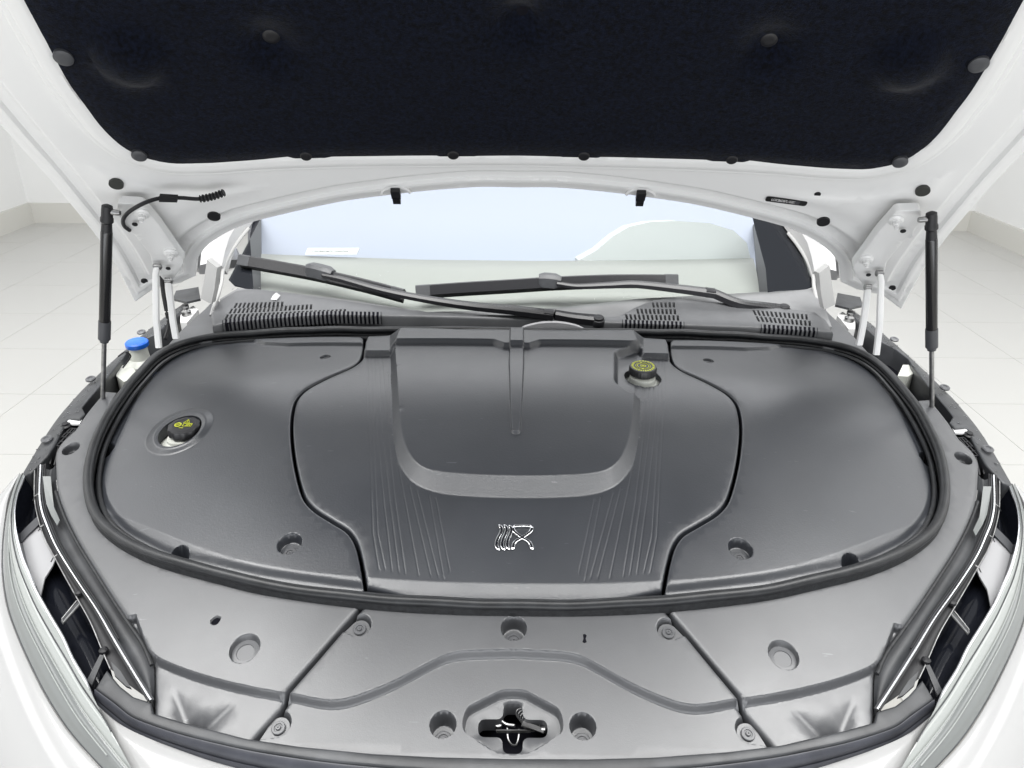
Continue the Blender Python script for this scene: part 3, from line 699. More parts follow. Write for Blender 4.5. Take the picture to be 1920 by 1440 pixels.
def disc(name, x, s, q, r, m, hgt=.004, parent=bonnet, dome=True):
    P, n = hframe(x, s); c = P+n*q
    return MB().lathe([(r, -.004), (r, hgt*.4), (r*.85, hgt*.8), (r*.45, hgt), (r*.05, hgt*.9)] if dome else [(r, -.004), (r, hgt)], c, n, 26).build(name, m, parent)
for px, py, r, dz in dots_px:
    xx, ss = Hd(px, py); q = .0125 if dz == 0 else -.008
    for s in (-1, 1): disc('retaining_clip', xx*s, ss, q+(-.004 if py > 270 and r == 13 else 0), {19: .0128, 15: .0115, 18: .0125, 13: .0095}[r], 'cliprub' if r in (19, 15) else 'black')
xx, ss = Hd(973, 28); disc('retaining_clip', 0, ss, -.010, .0125, 'blackmatt', .002)
for px, py, r, m in ((221, 345, .0115, 'plug'), (403, 410, .0115, 'black'), (272, 545, .0065, 'black')):
    xx, ss = Hd(px, py, -.016)
    for s in (-1, 1): disc('rubber_plug', xx*s, ss, hq(xx, ss)+.0030, r, m, .0012, dome=False)
xx, ss = Hd(1531, 370, -.016); disc('rubber_plug', xx, ss, hq(xx, ss)+.0005, .0055, 'black', .0012, dome=False)
# buffers on the rear edge
for s in (-1, 1):
    xx, ss = Hd(743, 369, -.02); P, n = hframe(xx*s, ss); q = hq(xx, ss)
    bb = MB(); c = P+n*(q+.006); ex = V([1., 0, 0]); ds = np.cross(n, ex)
    if ds[2] > 0: ds = -ds
    for k, (w_, a0, a1, h) in enumerate(((.0085, -.010, .008, .010), (.0070, .006, .019, .013), (.0045, .010, .017, .0145))):
        bb.prism(V([c+ex*w_+ds*a0, c-ex*w_+ds*a0, c-ex*w_+ds*a1, c+ex*w_+ds*a1]), n*h)
    bb.build('rear_buffer', 'black', bonnet, False)
    xx2, ss2 = Hd(743, 374, -.02)
    th = np.linspace(0, math.pi, 14); P3 = V([hoodP((xx2+.026*math.cos(t))*s, ss2+.016*math.sin(t)-.002)+n*(q+.001) for t in th])
    MB().tube(P3, .003, 8).build('buffer_seat', 'whitein', bonnet)
# identification label with its number
LPx = [(1433, 372), (1511, 391)]
a = Hd(1436, 377, -.016); b = Hd(1509, 386.5, -.016); n = hframe(*((a+b)/2))[1]; qm = hq(*((a+b)/2))
Pa = hoodP(a[0], a[1])+n*(qm+.0022); Pb = hoodP(b[0], b[1])+n*(qm+.0022); ex = (Pb-Pa); Lw = np.linalg.norm(ex); ex /= Lw; ey = np.cross(n, ex); 
if ey[2] < 0: ey = -ey
hw = .0062
lp = rounded(V([(-.002, -hw), (Lw+.002, -hw), (Lw+.002, hw), (-.002, hw)]), .005, step=.002)
MB().prism(V([Pa+ex*p[0]+ey*p[1] for p in lp]), n*.0006).build('identification_label', 'label', bonnet, False)
nn = np.cross(ex, ey); off = Pa+ex*.008+n*.0009-ey*.000
text('label_text', 'LC0C86DB7L1020704', .0085, 'print', bonnet, Matrix(((ex[0]*.62, ey[0], nn[0], off[0]), (ex[1]*.62, ey[1], nn[1], off[1]), (ex[2]*.62, ey[2], nn[2], off[2]), (0, 0, 0, 1))))
q0 = Pa+ex*(Lw-.020)+n*.0006; MB().prism(V([q0-ey*.004, q0+ex*.009-ey*.004, q0+ex*.009+ey*.004, q0+ey*.004]), n*.0004).build('label_patch', 'cliprub', bonnet, False)

# ------------------------------------------------------------------ showroom
TS = .6
def box(name, a, b, m, parent=None, bev=0):
    x0, y0, z0 = a; x1, y1, z1 = b
    vs_ = [(x0, y0, z0), (x1, y0, z0), (x1, y1, z0), (x0, y1, z0), (x0, y0, z1), (x1, y0, z1), (x1, y1, z1), (x0, y1, z1)]
    return meshobj(name, vs_, [(0, 3, 2, 1), (4, 5, 6, 7), (0, 1, 5, 4), (1, 2, 6, 5), (2, 3, 7, 6), (3, 0, 4, 7)], m, parent, False)
floor = box('floor', (-6, -4, -.05), (6, 9, -.003), 'grout'); floor['kind'] = 'structure'
def floory(py): d = ray(960, py); return -CAM[2]*d[1]/d[2]
y0 = (-CAM[2]*ray(1700, 550)[1]/ray(1700, 550)[2])
tile0 = box('tile', (.0013, .0013, -.003), (TS-.0013, TS-.0013, 0), 'floor', floor)
ytiles = [y0+TS*k for k in range(-8, 9)]; xt0 = -4.9
first = True
for yy in ytiles:
    for i in range(17):
        xx = xt0+TS*i
        if xx > 4.6: continue
        if -1.0 < xx < .5 and -.2 < yy < 4: continue
        if yy > 7.1: continue
        o = tile0 if first else tile0.copy()
        if not first: COL.objects.link(o)
        first = False; o.location = (xx, yy, 0)
bw = box('back_wall', (-4.9, 7.2, 0), (4.6, 7.4, 4), 'wall'); lw = box('left_wall', (-4.95, -3, 0), (-4.72, 7.2, 4), 'wall'); rw = box('right_wall', (4.36, -3, 0), (4.6, 7.2, 4), 'wall')
for o in (bw, lw, rw): o['kind'] = 'structure'
bb1 = box('baseboard', (-4.72, 7.17, 0), (4.36, 7.2, .19), 'skirt'); bb2 = box('baseboard', (-4.72, -3, 0), (-4.68, 7.17, .19), 'skirt'); bb3 = box('baseboard', (4.32, -3, 0), (4.36, 7.17, .19), 'skirt')
for o in (bb1, bb2, bb3): o['kind'] = 'structure'

M['cowlp'] = mat('cowl_plastic', (.085, .087, .091), .4, var=(9, .12), dust=.006, bump=[(900, .14, .0006), (300, .22, .0008)])
M['wiperblk'] = mat('wiper_black', (.014, .014, .016), .24, bump=[(500, .08, .0005)])
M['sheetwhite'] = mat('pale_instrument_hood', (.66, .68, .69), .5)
# ------------------------------------------------------------------ outer parts, left side traced and mirrored
def patch(name, pts, off, m, parent=car, zoff=None, holes=(), feats=(), res=.02, fillet=.003, skirt=.012, smooth_=True, both=True, label=None):
    P = xy(B, pts, off); P = cr(P, True, .008) if smooth_ else P
    zf = lambda x, y: Zb(x, y)+off+(zoff(x, y) if zoff else 0)
    o = panel(name, P, zf, m, parent, holes=holes, feats=feats, res=res, fillet=fillet, skirt=skirt)
    if label: o['label'] = label
    if both: return o, mirrored(o)
    return o
def line3(pts, off=0., step=.008, smooth_=True): P = V([B(a, b, off) for a, b in pts]); return cr(P, False, step) if smooth_ else lin(P, False, step)
def both(o, parent=None): return o, mirrored(o, parent=parent)

# fender trim with a pocket for the gas strut
ft_px = [(34, 893), (58, 852), (82, 812), (125, 752), (150, 720), (200, 668), (253, 617), (300, 580), (348, 551), (352, 562), (325, 590), (290, 620), (262, 628), (236, 645), (229, 662), (200, 703), (176, 733), (153, 762), (160, 775), (150, 786), (128, 784), (108, 822), (100, 836), (92, 850), (74, 868), (58, 884)]
ftp = xy(B, ft_px, -.012)
ftrim = panel('fender_trim', ftp, lambda x, y: Zb(x, y)-.012-1.2*np.maximum(np.abs(x)-.80, 0)**2, 'trim', car, res=.02, fillet=.004, skirt=.05)
ftr = mirrored(ftrim)
for tr, s in ((ftrim, 1), (ftr, -1)):
    for px, py in ((170, 711), (88, 824), (265, 623)):
        q = B(px, py, -.012)*V([s, 1, 1]); MB().lathe([(.010, -.001), (.010, .002), (.008, .0035), (.005, .0035), (.004, .002), (.001, .002)], q, (0, -.2, 1), 20).build('trim_clip', 'screw', tr)
# bracket lattice behind the headlight
def lat(s):
    root = None; mb = MB()
    A, Bq, C_, D_ = [B(px, py, -.022) for px, py in ((133, 806), (152, 808), (126, 842), (100, 838))]
    for k in range(5):
        t = k/4; p0 = A+(D_-A)*t; p1 = Bq+(C_-Bq)*t; mb.sweep([p0, p1], [(-.0012, -.006), (.0012, -.006), (.0012, .004), (-.0012, .004)])
        p0 = A+(Bq-A)*t; p1 = D_+(C_-D_)*t; mb.sweep([p0, (p0+p1)/2, p1], [(-.0012, -.006), (.0012, -.006), (.0012, .0035), (-.0012, .0035)])
    for px, py in ((104, 850), (112, 852), (120, 853)):
        mb.sweep([B(px, py-14, -.024), B(px-9, py+22, -.03)], [(-.0012, -.006), (.0012, -.006), (.0012, .004), (-.0012, .004)])
    o = mb.build('mounting_bracket', 'black', car, False)
    b2 = MB().lathe([(.0095, -.004), (.0095, .002), (.006, .004), (.0055, .007), (.002, .007)], B(124, 799, -.018), (0, -.2, 1), 18).build('bracket_bolt', 'black', o)
    p3 = V([B(px, py, -.016) for px, py in ((130, 781), (157, 781), (149, 795), (121, 795))]); b3 = MB().prism(p3, (0, 0, -.003)).build('paper_sticker', 'print', o, False)
    return o
l1 = lat(1); l2 = mirrored(l1)
for c in list(l1.children): mirrored(c, parent=l2)

# windscreen washer filler
wf = empty('washer_filler', parent=car)
wc = B(263, 672, -.03)
MB().lathe([(.036, -.06), (.034, -.012), (.0215, .000), (.0195, .016), (.0195, .030)], wc, (0, 0, 1), 30).build('neck', 'res', wf)
MB().lathe([(.0235, 0), (.0245, .002), (.0245, .010), (.022, .0125), (.021, .0125), (.019, .0118), (.002, .0118)], wc+V([0, 0, .030]), (0, -.05, 1), 40).build('cap', 'blue', wf)
MB().tube(cr(V([B(222, 668, -.02), B(235, 660, .004), B(245, 668, -.01), B(230, 690, -.03)]), False, .004), .0018, 6).build('washer_hose', 'black', wf)
bd = V([B(px, py, -.035) for px, py in ((222, 682), (250, 690), (262, 706), (232, 716), (218, 705))]); MB().prism(bd, (0, 0, -.04)).build('washer_tank', 'res', wf, False)
# pale reservoir shoulder on the other side
sh = V([B(px, py, -.035)*V([1, 1, 1]) for px, py in ((1683, 705), (1693, 684), (1712, 684), (1718, 697), (1702, 706))]); MB().prism(sh, (0, 0, -.05)).build('expansion_tank', 'res', car, False)

# cowl side panels and the dark well beside the hinges
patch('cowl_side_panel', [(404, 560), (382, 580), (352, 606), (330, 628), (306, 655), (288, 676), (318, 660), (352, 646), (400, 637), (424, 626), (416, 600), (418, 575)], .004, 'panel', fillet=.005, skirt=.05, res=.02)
for s in (1, -1):
    P = V([B(px, py, -.03)*V([s, 1, 1]) for px, py in ((338, 588), (362, 573), (372, 580), (350, 605), (338, 605))]); MB().prism(P, (0, 0, -.02)).build('strut_tower', 'whitein', car, False)
    MB().lathe([(.012, 0), (.012, .01), (.006, .014), (.006, .02)], B(350, 590, -.028)*V([s, 1, 1]), (0, 0, 1), 16).build('tower_bolt', 'metal', car)

# ---- cowl
CO = 0
def Kw(px, py, off=0.): return onz(px, py, Zk, off)
cw_front = [(398, 611), (424, 604), (550, 593), (617, 589), (713, 591), (850, 594), (973, 598), (1066, 602), (1167, 605), (1278, 609), (1430, 614), (1530, 620), (1563, 623)]
cw_rear = [(1550, 600), (1528, 584), (1500, 580), (1400, 571), (1300, 561), (1262, 558), (1225, 561), (1190, 575), (1160, 592), (1100, 594), (1000, 590), (870, 588), (800, 583), (720, 573), (640, 561), (560, 551), (470, 540), (442, 544), (412, 562), (395, 588)]
cwo = np.vstack([xy(Kw, cw_front, 0), xy(Kw, cw_rear, 0)])
slots = []
def slot(px, py, w_, h_, sl):                        # px/py centre in the photo, a slanting slot
    c = V([(px-w_/2-sl, py+h_/2), (px+w_/2-sl, py+h_/2), (px+w_/2+sl, py-h_/2), (px-w_/2+sl, py-h_/2)]); return xy(Kw, c, 0)
rows = [(565, 443, 526, 0), (565+3, 535, 590, 0)]
def row(x0, x1, ytop, ybot, y0, y1, pitch, slant):
    n = int(round((x1-x0)/pitch))
    for i in range(n+1):
        x = x0+i*pitch; t = i/max(n, 1); y = y0+(y1-y0)*t; hh = (ybot-ytop); slots.append(slot(x, y, 4.3, hh+1.2, slant*(1-t*.75)))
row(442, 526, 0, 8.5, 572.5, 570, 7.9, 2.6)
row(433, 584, 0, 8.5, 583, 575, 7.9, 2.6)
row(425, 650, 0, 8.5, 594, 584, 7.9, 2.6)
row(1225, 1266, 0, 9, 571.5, 571.5, 7.7, -1.2)
row(1196, 1268, 0, 9, 583.5, 584, 7.7, -1.3)
row(1175, 1273, 0, 9, 594, 596, 8.0, -1.5)
row(1415, 1512, 0, 9, 586, 594, 8.1, -2.6)
row(1421, 1521, 0, 9, 597.5, 606, 8.1, -2.6)
cowl = panel('cowl', cwo, lambda x, y: Zk(x, y), 'cowlp', car, holes=slots, res=.03, fillet=.005, skirt=.026, holefillet=.0004, bstep=.006)
MB().prism(V([(-.60, 1.575, 1.07), (.60, 1.575, 1.07), (.60, 1.72, 1.07), (-.60, 1.72, 1.07)]), (0, 0, -.01)).build('cowl_duct', 'blackmatt', cowl, False)
# the teeth on the front edge of the grilles
def teeth(x0, x1, n, sl):
    xs = [p[0] for p in cw_front]; ys = [p[1] for p in cw_front]; tp, bt = [], []
    for px in np.linspace(x0-3, x1+3, 12):
        py = float(np.interp(px, xs, ys)); tp.append(Kw(px, py-6, .0004)); bt.append(Kw(px, py+.6, .0004)+V([0, -.0012, 0]))
    vs_ = tp+bt+[p+V([0, 0, -.020]) for p in bt]; k = 12
    MB().add(vs_, [(i, i+1, k+i+1, k+i) for i in range(k-1)]+[(k+i, k+i+1, 2*k+i+1, 2*k+i) for i in range(k-1)]).build('vent_backing', 'blackmatt', cowl, False)
    for i in range(n):
        px = x0+(x1-x0)*i/(n-1); xs = [p[0] for p in cw_front]; py = float(np.interp(px, xs, [p[1] for p in cw_front]))
        a = Kw(px, py-6.2, .0014); b_ = Kw(px, py-.6, .0014); w_ = .0021
        f0 = b_+V([0, -.0026, -.0008]); f1 = b_+V([0, -.0036, -.004]); f2 = f1+V([0, 0, -.018]); vs_ = []
        for q_ in (a, b_, f0, f1, f2): vs_ += [q_+V([-w_, 0, 0]), q_+V([w_, 0, 0])]
        for q_ in (a, b_, f0, f1, f2): vs_ += [q_+V([-w_, .002, -.002]), q_+V([w_, .002, -.002])]
        MB().add(vs_, [(2*k_, 2*k_+1, 2*k_+3, 2*k_+2) for k_ in range(4)]+[(2*k_, 2*k_+2, 10+2*k_+2, 10+2*k_) for k_ in range(4)]+[(2*k_+1, 11+2*k_, 13+2*k_, 2*k_+3) for k_ in range(4)]).build('vent_rib', 'cowlp', cowl, False)
teeth(420, 712, 38, 0); teeth(1170, 1280, 15, 0); teeth(1430, 1530, 13, 0)
yb_ = Kw(1035, 601)[1]-.010
arc = V([atY(975+120*t_, 618-13*math.sin(math.pi*t_)**.7, yb_) for t_ in np.linspace(0, 1, 14)]); MB().prism(np.vstack([arc, [arc[-1]+V([0, 0, -.01]), arc[0]+V([0, 0, -.01])]]), (0, .006, .002)).build('bulkhead_boss', 'reflector', cowl)
# trough under the wipers
trough = [(412, 560), (445, 540), (500, 543), (640, 560), (800, 584), (900, 582), (1000, 580), (1090, 572), (1190, 560), (1390, 549), (1500, 543), (1538, 538), (1552, 590), (1560, 612), (1200, 604), (800, 590), (600, 575), (420, 590)]
panel('wiper_trough', xy(Kw, trough, -.012), lambda x, y: Zk(x, y)-.012, mat('trough_plastic', (.16, .162, .165), .45, var=(8, .15), bump=[(500, .1, .0006)]), car, res=.03, fillet=.002, skirt=.02)

# ---- windscreen
def W(x, y): return 1.130+.50*(y-1.62)-.10*x*x
def Wp(px, py, off=0.0): return onz(px, py, W, off)
ws_px = [(428, 522), (440, 534), (470, 541), (560, 550), (640, 560), (720, 573), (800, 584), (900, 584), (1000, 580), (1090, 573), (1190, 561), (1390, 549), (1500, 543), (1524, 536), (1538, 524)]
wsl = xy(Wp, ws_px)
upw = [Wp(1470, 410)[:2], Wp(1300, 290)[:2], Wp(660, 290)[:2], Wp(492, 400)[:2]]
wso = np.vstack([cr(wsl, False, .02), V(upw)])
wind = empty('windscreen', parent=car)
panel('glass_pane', wso, lambda x, y: W(x, y), 'glass', wind, res=.06, fillet=0, skirt=0, bstep=.03)
def frit(pts, off=-.004): P = xy(Wp, pts); panel('frit_band', P, lambda x, y: W(x, y)+off, 'frit', wind, res=.05, fillet=0, skirt=0)
frit([(428, 522), (440, 534), (470, 541), (475, 541), (472, 500), (468, 440), (473, 415), (492, 400)])
frit([(1538, 524), (1524, 536), (1500, 543), (1440, 546), (1436, 500), (1416, 425), (1410, 400), (1462, 400), (1480, 430)])
dz = lambda P, z: V([P[0], P[1], z])
da = MB()
def dashz(px, py, z0): d = ray(px, py); t = (z0-CAM[2])/d[2]; return CAM+d*t
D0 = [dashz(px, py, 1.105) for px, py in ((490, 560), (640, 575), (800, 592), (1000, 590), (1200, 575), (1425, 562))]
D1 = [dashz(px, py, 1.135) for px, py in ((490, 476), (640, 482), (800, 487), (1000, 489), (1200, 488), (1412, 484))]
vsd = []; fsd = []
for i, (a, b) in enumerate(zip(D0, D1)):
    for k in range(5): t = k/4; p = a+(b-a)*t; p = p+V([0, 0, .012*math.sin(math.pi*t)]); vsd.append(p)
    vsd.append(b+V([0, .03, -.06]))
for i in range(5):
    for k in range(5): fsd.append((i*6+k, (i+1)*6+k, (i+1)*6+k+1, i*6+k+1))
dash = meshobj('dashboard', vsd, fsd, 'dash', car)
# grey strips at both ends of the dashboard
for (p, q_) in (((466, 545), (491, 545)), ((1424, 548), (1447, 548))):
    P = [dashz(p[0], p[1]+6, 1.103), dashz(q_[0], q_[1]+6, 1.103), dashz(q_[0]-(14 if p[0] > 900 else 2), 400, 1.14), dashz(p[0]-(14 if p[0] > 900 else 2), 400, 1.14)]
    MB().prism(V(P), (0, 0, -.01)).build('dashboard_end', 'cliprub', dash, False)
cabin = MB(); cabin.prism(V([(-.80, 1.55, .98), (.80, 1.55, .98), (.80, 3.4, .98), (-.80, 3.4, .98)]), (0, 0, -.02)).build('cabin_floor', 'black', car, False)
# instrument hood, a pale hump
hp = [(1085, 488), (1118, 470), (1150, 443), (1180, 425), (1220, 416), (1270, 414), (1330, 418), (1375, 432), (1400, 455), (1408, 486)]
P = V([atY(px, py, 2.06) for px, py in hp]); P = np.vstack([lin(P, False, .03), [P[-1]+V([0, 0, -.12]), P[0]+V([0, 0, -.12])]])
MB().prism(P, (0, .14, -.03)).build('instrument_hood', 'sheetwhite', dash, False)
MB().prism(V([atY(484, 500, 2.28), atY(1422, 505, 2.28), atY(1440, 310, 2.72), atY(470, 310, 2.72)]), (0, .02, -.02)).build('reflection_sheet', 'sheet', car, False)  # added pale sheet standing in for hazy reflections on the windscreen
pl = V([atY(572, 477, 2.0), atY(668, 477, 2.0), atY(674, 465, 2.02), atY(577, 465, 2.02)]); tg_ = MB().prism(pl, (0, .004, -.002)).build('number_plate', 'print', dash, False)
a = pl[0]+(pl[3]-pl[0])*.5+(pl[1]-pl[0])*.06; ex = (pl[1]-pl[0])/np.linalg.norm(pl[1]-pl[0]); ey = (pl[3]-pl[0])/np.linalg.norm(pl[3]-pl[0]); nn = np.cross(ex, ey); a = a-ray(600, 470)*.004
sc_ = .72
text('plate_text', 'LC0C86DB7L1020704', .016, 'cliprub', dash, Matrix(((ex[0]*sc_, ey[0]*.55, nn[0], a[0]), (ex[1]*sc_, ey[1]*.55, nn[1], a[1]), (ex[2]*sc_, ey[2]*.55, nn[2], a[2]), (0, 0, 0, 1))))

# ---- pillars, inner fender uprights
for s in (1, -1):
    f = lambda P: V(P)*V([s, 1, 1])
    a, b, c = f(Wp(412, 512)+V([-.02, 0, .01])), f(Wp(437, 466)+V([-.03, 0, .02])), f(Wp(520, 350)+V([-.03, 0, .02]))
    MB().sweep(cr(V([a, b, c]), False, .05), [(-.035, -.02), (-.030, .012), (0, .022), (.030, .012), (.035, -.02)]).build('windscreen_pillar', 'white', car)
    g = V([f(Wp(px, py, .006)) for px, py in ((466, 428), (448, 450), (429, 480), (418, 508), (416, 528), (411, 548), (402, 572), (396, 592))])
    MB().tube(cr(g, False, .01), .0045, 8).build('gutter_seal', 'upright', car)
    g2 = g+V([-.008*s, -.004, -.004]); MB().tube(cr(g2[:5], False, .01), .004, 8).build('gutter_seal', 'cliprub', car)
    Y0 = 1.60
    P = V([atY(px, py, Y0+.0) for px, py in ((388, 487), (407, 502), (402, 543), (396, 570), (376, 560), (383, 520))]); P = V([f(p) for p in P]); MB().prism(P, (-.01*s, .05, -.01)).build('fender_upright', 'upright', car)
    mc = f(atY(388, 478, 2.05)); mm = MB(); n_ = 16
    mm.lathe([(.004, -.05), (.05, -.045), (.085, -.015), (.09, .01), (.075, .035), (.03, .05), (.004, .052)], mc, (.25*s, .2, 1), 24).build('door_mirror', 'white', car)
    P = V([f(B(px, py, -.006)) for px, py in ((324, 560), (330, 545), (372, 538), (376, 560), (350, 566))]); MB().prism(P, (0, 0, -.006)).build('fender_corner', 'trim', car, False)

# ---- headlights
def rs_(P, like):
    d = np.concatenate([[0], np.cumsum(np.linalg.norm(np.diff(P, axis=0), axis=1))]); t = np.linspace(0, d[-1], len(like)); return np.stack([np.interp(t, d, P[:, i]) for i in range(3)], 1)
def headlight():
    hl = empty('headlight', parent=car)
    Li = [(46, 893), (33, 925), (27, 960), (29, 995), (41, 1045), (56, 1080), (69, 1110), (93, 1153), (119, 1197), (136, 1235), (162, 1280), (172, 1308)]
    L2 = [(36, 892), (16, 955), (7, 1010), (5, 1060), (9, 1105), (18, 1148), (36, 1197), (60, 1250), (90, 1308), (132, 1372), (192, 1440), (232, 1482)]
    L1 = [(41, 893), (26, 935), (19, 975), (19, 1030), (28, 1080), (44, 1130), (66, 1180), (96, 1235), (128, 1290), (160, 1340), (215, 1412), (262, 1470)]
    C0 = [(65, 882), (65, 935), (72, 973), (83, 1007), (100, 1040), (127, 1090), (145, 1122), (170, 1167), (192, 1220), (207, 1254)]
    C1 = [(76, 872), (74, 927), (79, 960), (89, 987), (102, 1018), (119, 1048), (148, 1093), (181, 1142), (214, 1200), (251, 1262), (283, 1313)]
    PE = [(104, 872), (108, 920), (125, 968), (150, 1018), (185, 1075), (212, 1118), (240, 1160), (272, 1207), (288, 1245), (290, 1320)]
    def cu(L, off): return cr(V([B(a, b, off) for a, b in L]), False, .012)
    def ribbon(name, A, Bc, m, n=70, sag=0.0, rows=4):
        def rs(P): d = np.concatenate([[0], np.cumsum(np.linalg.norm(np.diff(P, axis=0), axis=1))]); t = np.linspace(0, d[-1], n); return np.stack([np.interp(t, d, P[:, i]) for i in range(3)], 1)
        A, Bc = rs(A), rs(Bc); vs_ = []; fs = []
        for k in range(rows+1):
            t = k/rows; R_ = A+(Bc-A)*t; R_[:, 2] += sag*math.sin(math.pi*t); vs_ += list(R_)
        for k in range(rows):
            for i in range(n-1): fs.append((k*n+i, k*n+i+1, (k+1)*n+i+1, (k+1)*n+i))
        return meshobj(name, vs_, fs, m, hl)
    li = cu(Li, -.010); l1 = cu(L1, -.012); l2 = cu(L2, -.030); c0 = cu(C0, -.020); c1 = cu(C1, -.014); pe = cu(PE, -.018)
    MB().tube(li, .0022, 8).build('lens_rim', 'chrome', hl)
    ribbon('lens_edge', li, l1, 'lens', sag=.006); ribbon('lens_edge', l1, l2, 'lensgrey', sag=.007); MB().tube(li*.55+rs_(l1, li)*.45+V([0, 0, .006]), .0009, 6).build('lens_rim', 'trim', hl)
    MB().tube(l1+V([0, 0, .002]), .0011, 6).build('lens_rim', 'lens', hl); MB().tube(l2+V([0, 0, .0]), .0010, 6).build('lens_rim', 'trim', hl)
    mid = (l1[:: max(1, len(l1)//40)][:40]); MB().tube(cu([(22, 960), (16, 1010), (17, 1060), (26, 1110), (44, 1160), (74, 1222), (108, 1285), (148, 1350), (200, 1416)], -.010), .0008, 6).build('lens_rim', 'lens', hl)
    # housing: black tub between lens rim and inner trim
    dl_ = V([0, 0, -.07])
    ribbon('lamp_bowl', li+V([0, 0, -.004]), li+dl_*.6+V([.012, .0, 0]), 'blackgloss', rows=2); ribbon('lamp_bowl', c0, c0+dl_*.6, 'blackgloss', rows=2)
    ribbon('lamp_bowl', li+dl_*.6+V([.012, .0, 0]), c0+dl_*.6, 'blackgloss', sag=.006)
    ribbon('inner_trim', c0, c1, 'black', sag=-.004); ribbon('inner_trim', c1, pe, 'trim', sag=-.010)
    for L, off, r, m in ((C0, -.017, .0011, 'metal'), (C1, -.010, .0016, 'chrome'), ([(a+5, b-1) for a, b in C1], -.012, .0010, 'trim'), ([(a+9, b-2) for a, b in C1[:9]], -.014, .0012, 'black'), ([(a-4, b+1) for a, b in C1], -.012, .0018, 'black')):
        MB().tube(cu(L, off), r, 8).build('trim_strip', m, hl)
    MB().tube(cu([(a-3, b+2) for a, b in PE[1:9]], -.012), .0030, 8).build('edge_seal', 'rubberflock', hl)
    # pale plates
    def plate(name, pts, off, m, th=.003): P = V([B(a, b, off) for a, b in pts]); return MB().prism(P, (0, 0, -th)).build(name, m, hl, False)
    plate('reflector_plate', [(36, 1022), (66, 984), (74, 990), (88, 1020), (104, 1048), (99, 1060), (84, 1084), (76, 1118), (60, 1088), (46, 1055)], -.032, 'reflector')
    plate('reflector_plate', [(80, 893), (95, 893), (98, 925), (101, 950), (112, 975), (107, 985), (95, 965), (87, 945), (83, 920)], -.010, 'lensgrey')
    plate('bracket', [(70, 968), (76, 980), (52, 1003), (37, 1020), (31, 1008), (47, 990)], -.028, 'cliprub')
    plate('bracket', [(190, 1222), (196, 1228), (172, 1285), (163, 1275)], -.035, 'trim'); plate('bracket', [(147, 1126), (152, 1132), (118, 1170), (114, 1164)], -.024, 'trim', .002)
    plate('shade', [(208, 1240), (226, 1258), (246, 1290), (236, 1286), (215, 1266)], -.020, 'trim')
    MB().tube(V([B(144, 1126, -.020), B(116, 1160, -.022), B(118, 1167, -.022), B(149, 1132, -.020)]), .0007, 6).build('lamp_wire', 'metal', hl)
    for a, b in ((62, 930), (72, 988), (96, 1045)):
        MB().tube(V([B(a, b+8, -.018), B(a+4, b, -.010), B(a+14, b-7, -.012)]), .0009, 6).build('clip_wire', 'metal', hl)
    for a, b in ((149, 1113), (195, 1222)):
        MB().lathe([(.006, 0), (.006, .004), (.003, .006)], B(a, b, -.018), (0, 0, 1), 10).build('lamp_clip', 'black', hl)
    return hl
H1 = headlight(); H2 = empty('headlight', parent=car)
for c in list(H1.children): mirrored(c, parent=H2)

# ---- front edge: ledge, dark rubber strip, bumper
ledge_u = [(200, 1255), (225, 1285), (250, 1305), (284, 1316), (288, 1336), (340, 1352), (460, 1383), (560, 1398), (700, 1412), (820, 1418), (966, 1421)]
ledge_d = [(178, 1291), (220, 1322), (250, 1345), (325, 1372), (400, 1391), (480, 1408), (600, 1426), (720, 1438), (840, 1446), (966, 1449)]
navy_d = [(174, 1322), (225, 1366), (275, 1392), (350, 1421), (420, 1444), (520, 1468), (640, 1486), (800, 1500), (966, 1505)]
lu, ld, nd = (xy(B, L, o) for L, o in ((ledge_u, -.014), (ledge_d, -.014), (navy_d, -.030)))
for L in (lu, ld, nd): L[-1, 0] = 0
lo = np.vstack([lu[::-1], ld]); lo = np.vstack([lin(lu, False, .02)[::-1], cr(ld, False, .02)])
lo = np.vstack([lo, mir(lo)[::-1][1:-1]])
panel('front_ledge', lo, lambda x, y: Zb(x, y)-.014, 'trim', car, res=.03, fillet=.003, skirt=.02)
def rs2(P, n): d = np.concatenate([[0], np.cumsum(np.linalg.norm(np.diff(P, axis=0), axis=1))]); t = np.linspace(0, d[-1], n); return np.stack([np.interp(t, d, P[:, i]) for i in range(P.shape[1])], 1)
def full(L): L = rs2(cr(L, False, .01), 60); return np.vstack([L, mir(L)[::-1][1:]])
la, lb = full(ld), full(nd); nF = len(la)
def z3(L, off): return np.column_stack([L, Zb(L[:, 0], L[:, 1])+off])
A3, B3 = z3(la, -.017), z3(lb, -.030); rowsN = []
for t, dzz in ((0, 0), (.04, .003), (.12, .004), (.45, .003), (.50, -.004), (.56, .000), (.72, .0), (.78, -.006), (.84, -.001), (1, -.006)): r_ = A3+(B3-A3)*t; r_[:, 2] += dzz; rowsN.append(r_)
def loft(name, rows_, m, parent=car, closed=False):
    n = len(rows_[0]); vs_ = np.vstack(rows_); fs = [(k*n+i, (k+1)*n+i, (k+1)*n+i+1, k*n+i+1) for k in range(len(rows_)-1) for i in range(n-1)]
    return meshobj(name, vs_, fs, m, parent, True, 50)
loft('bumper_seal_strip', rowsN, 'navy')
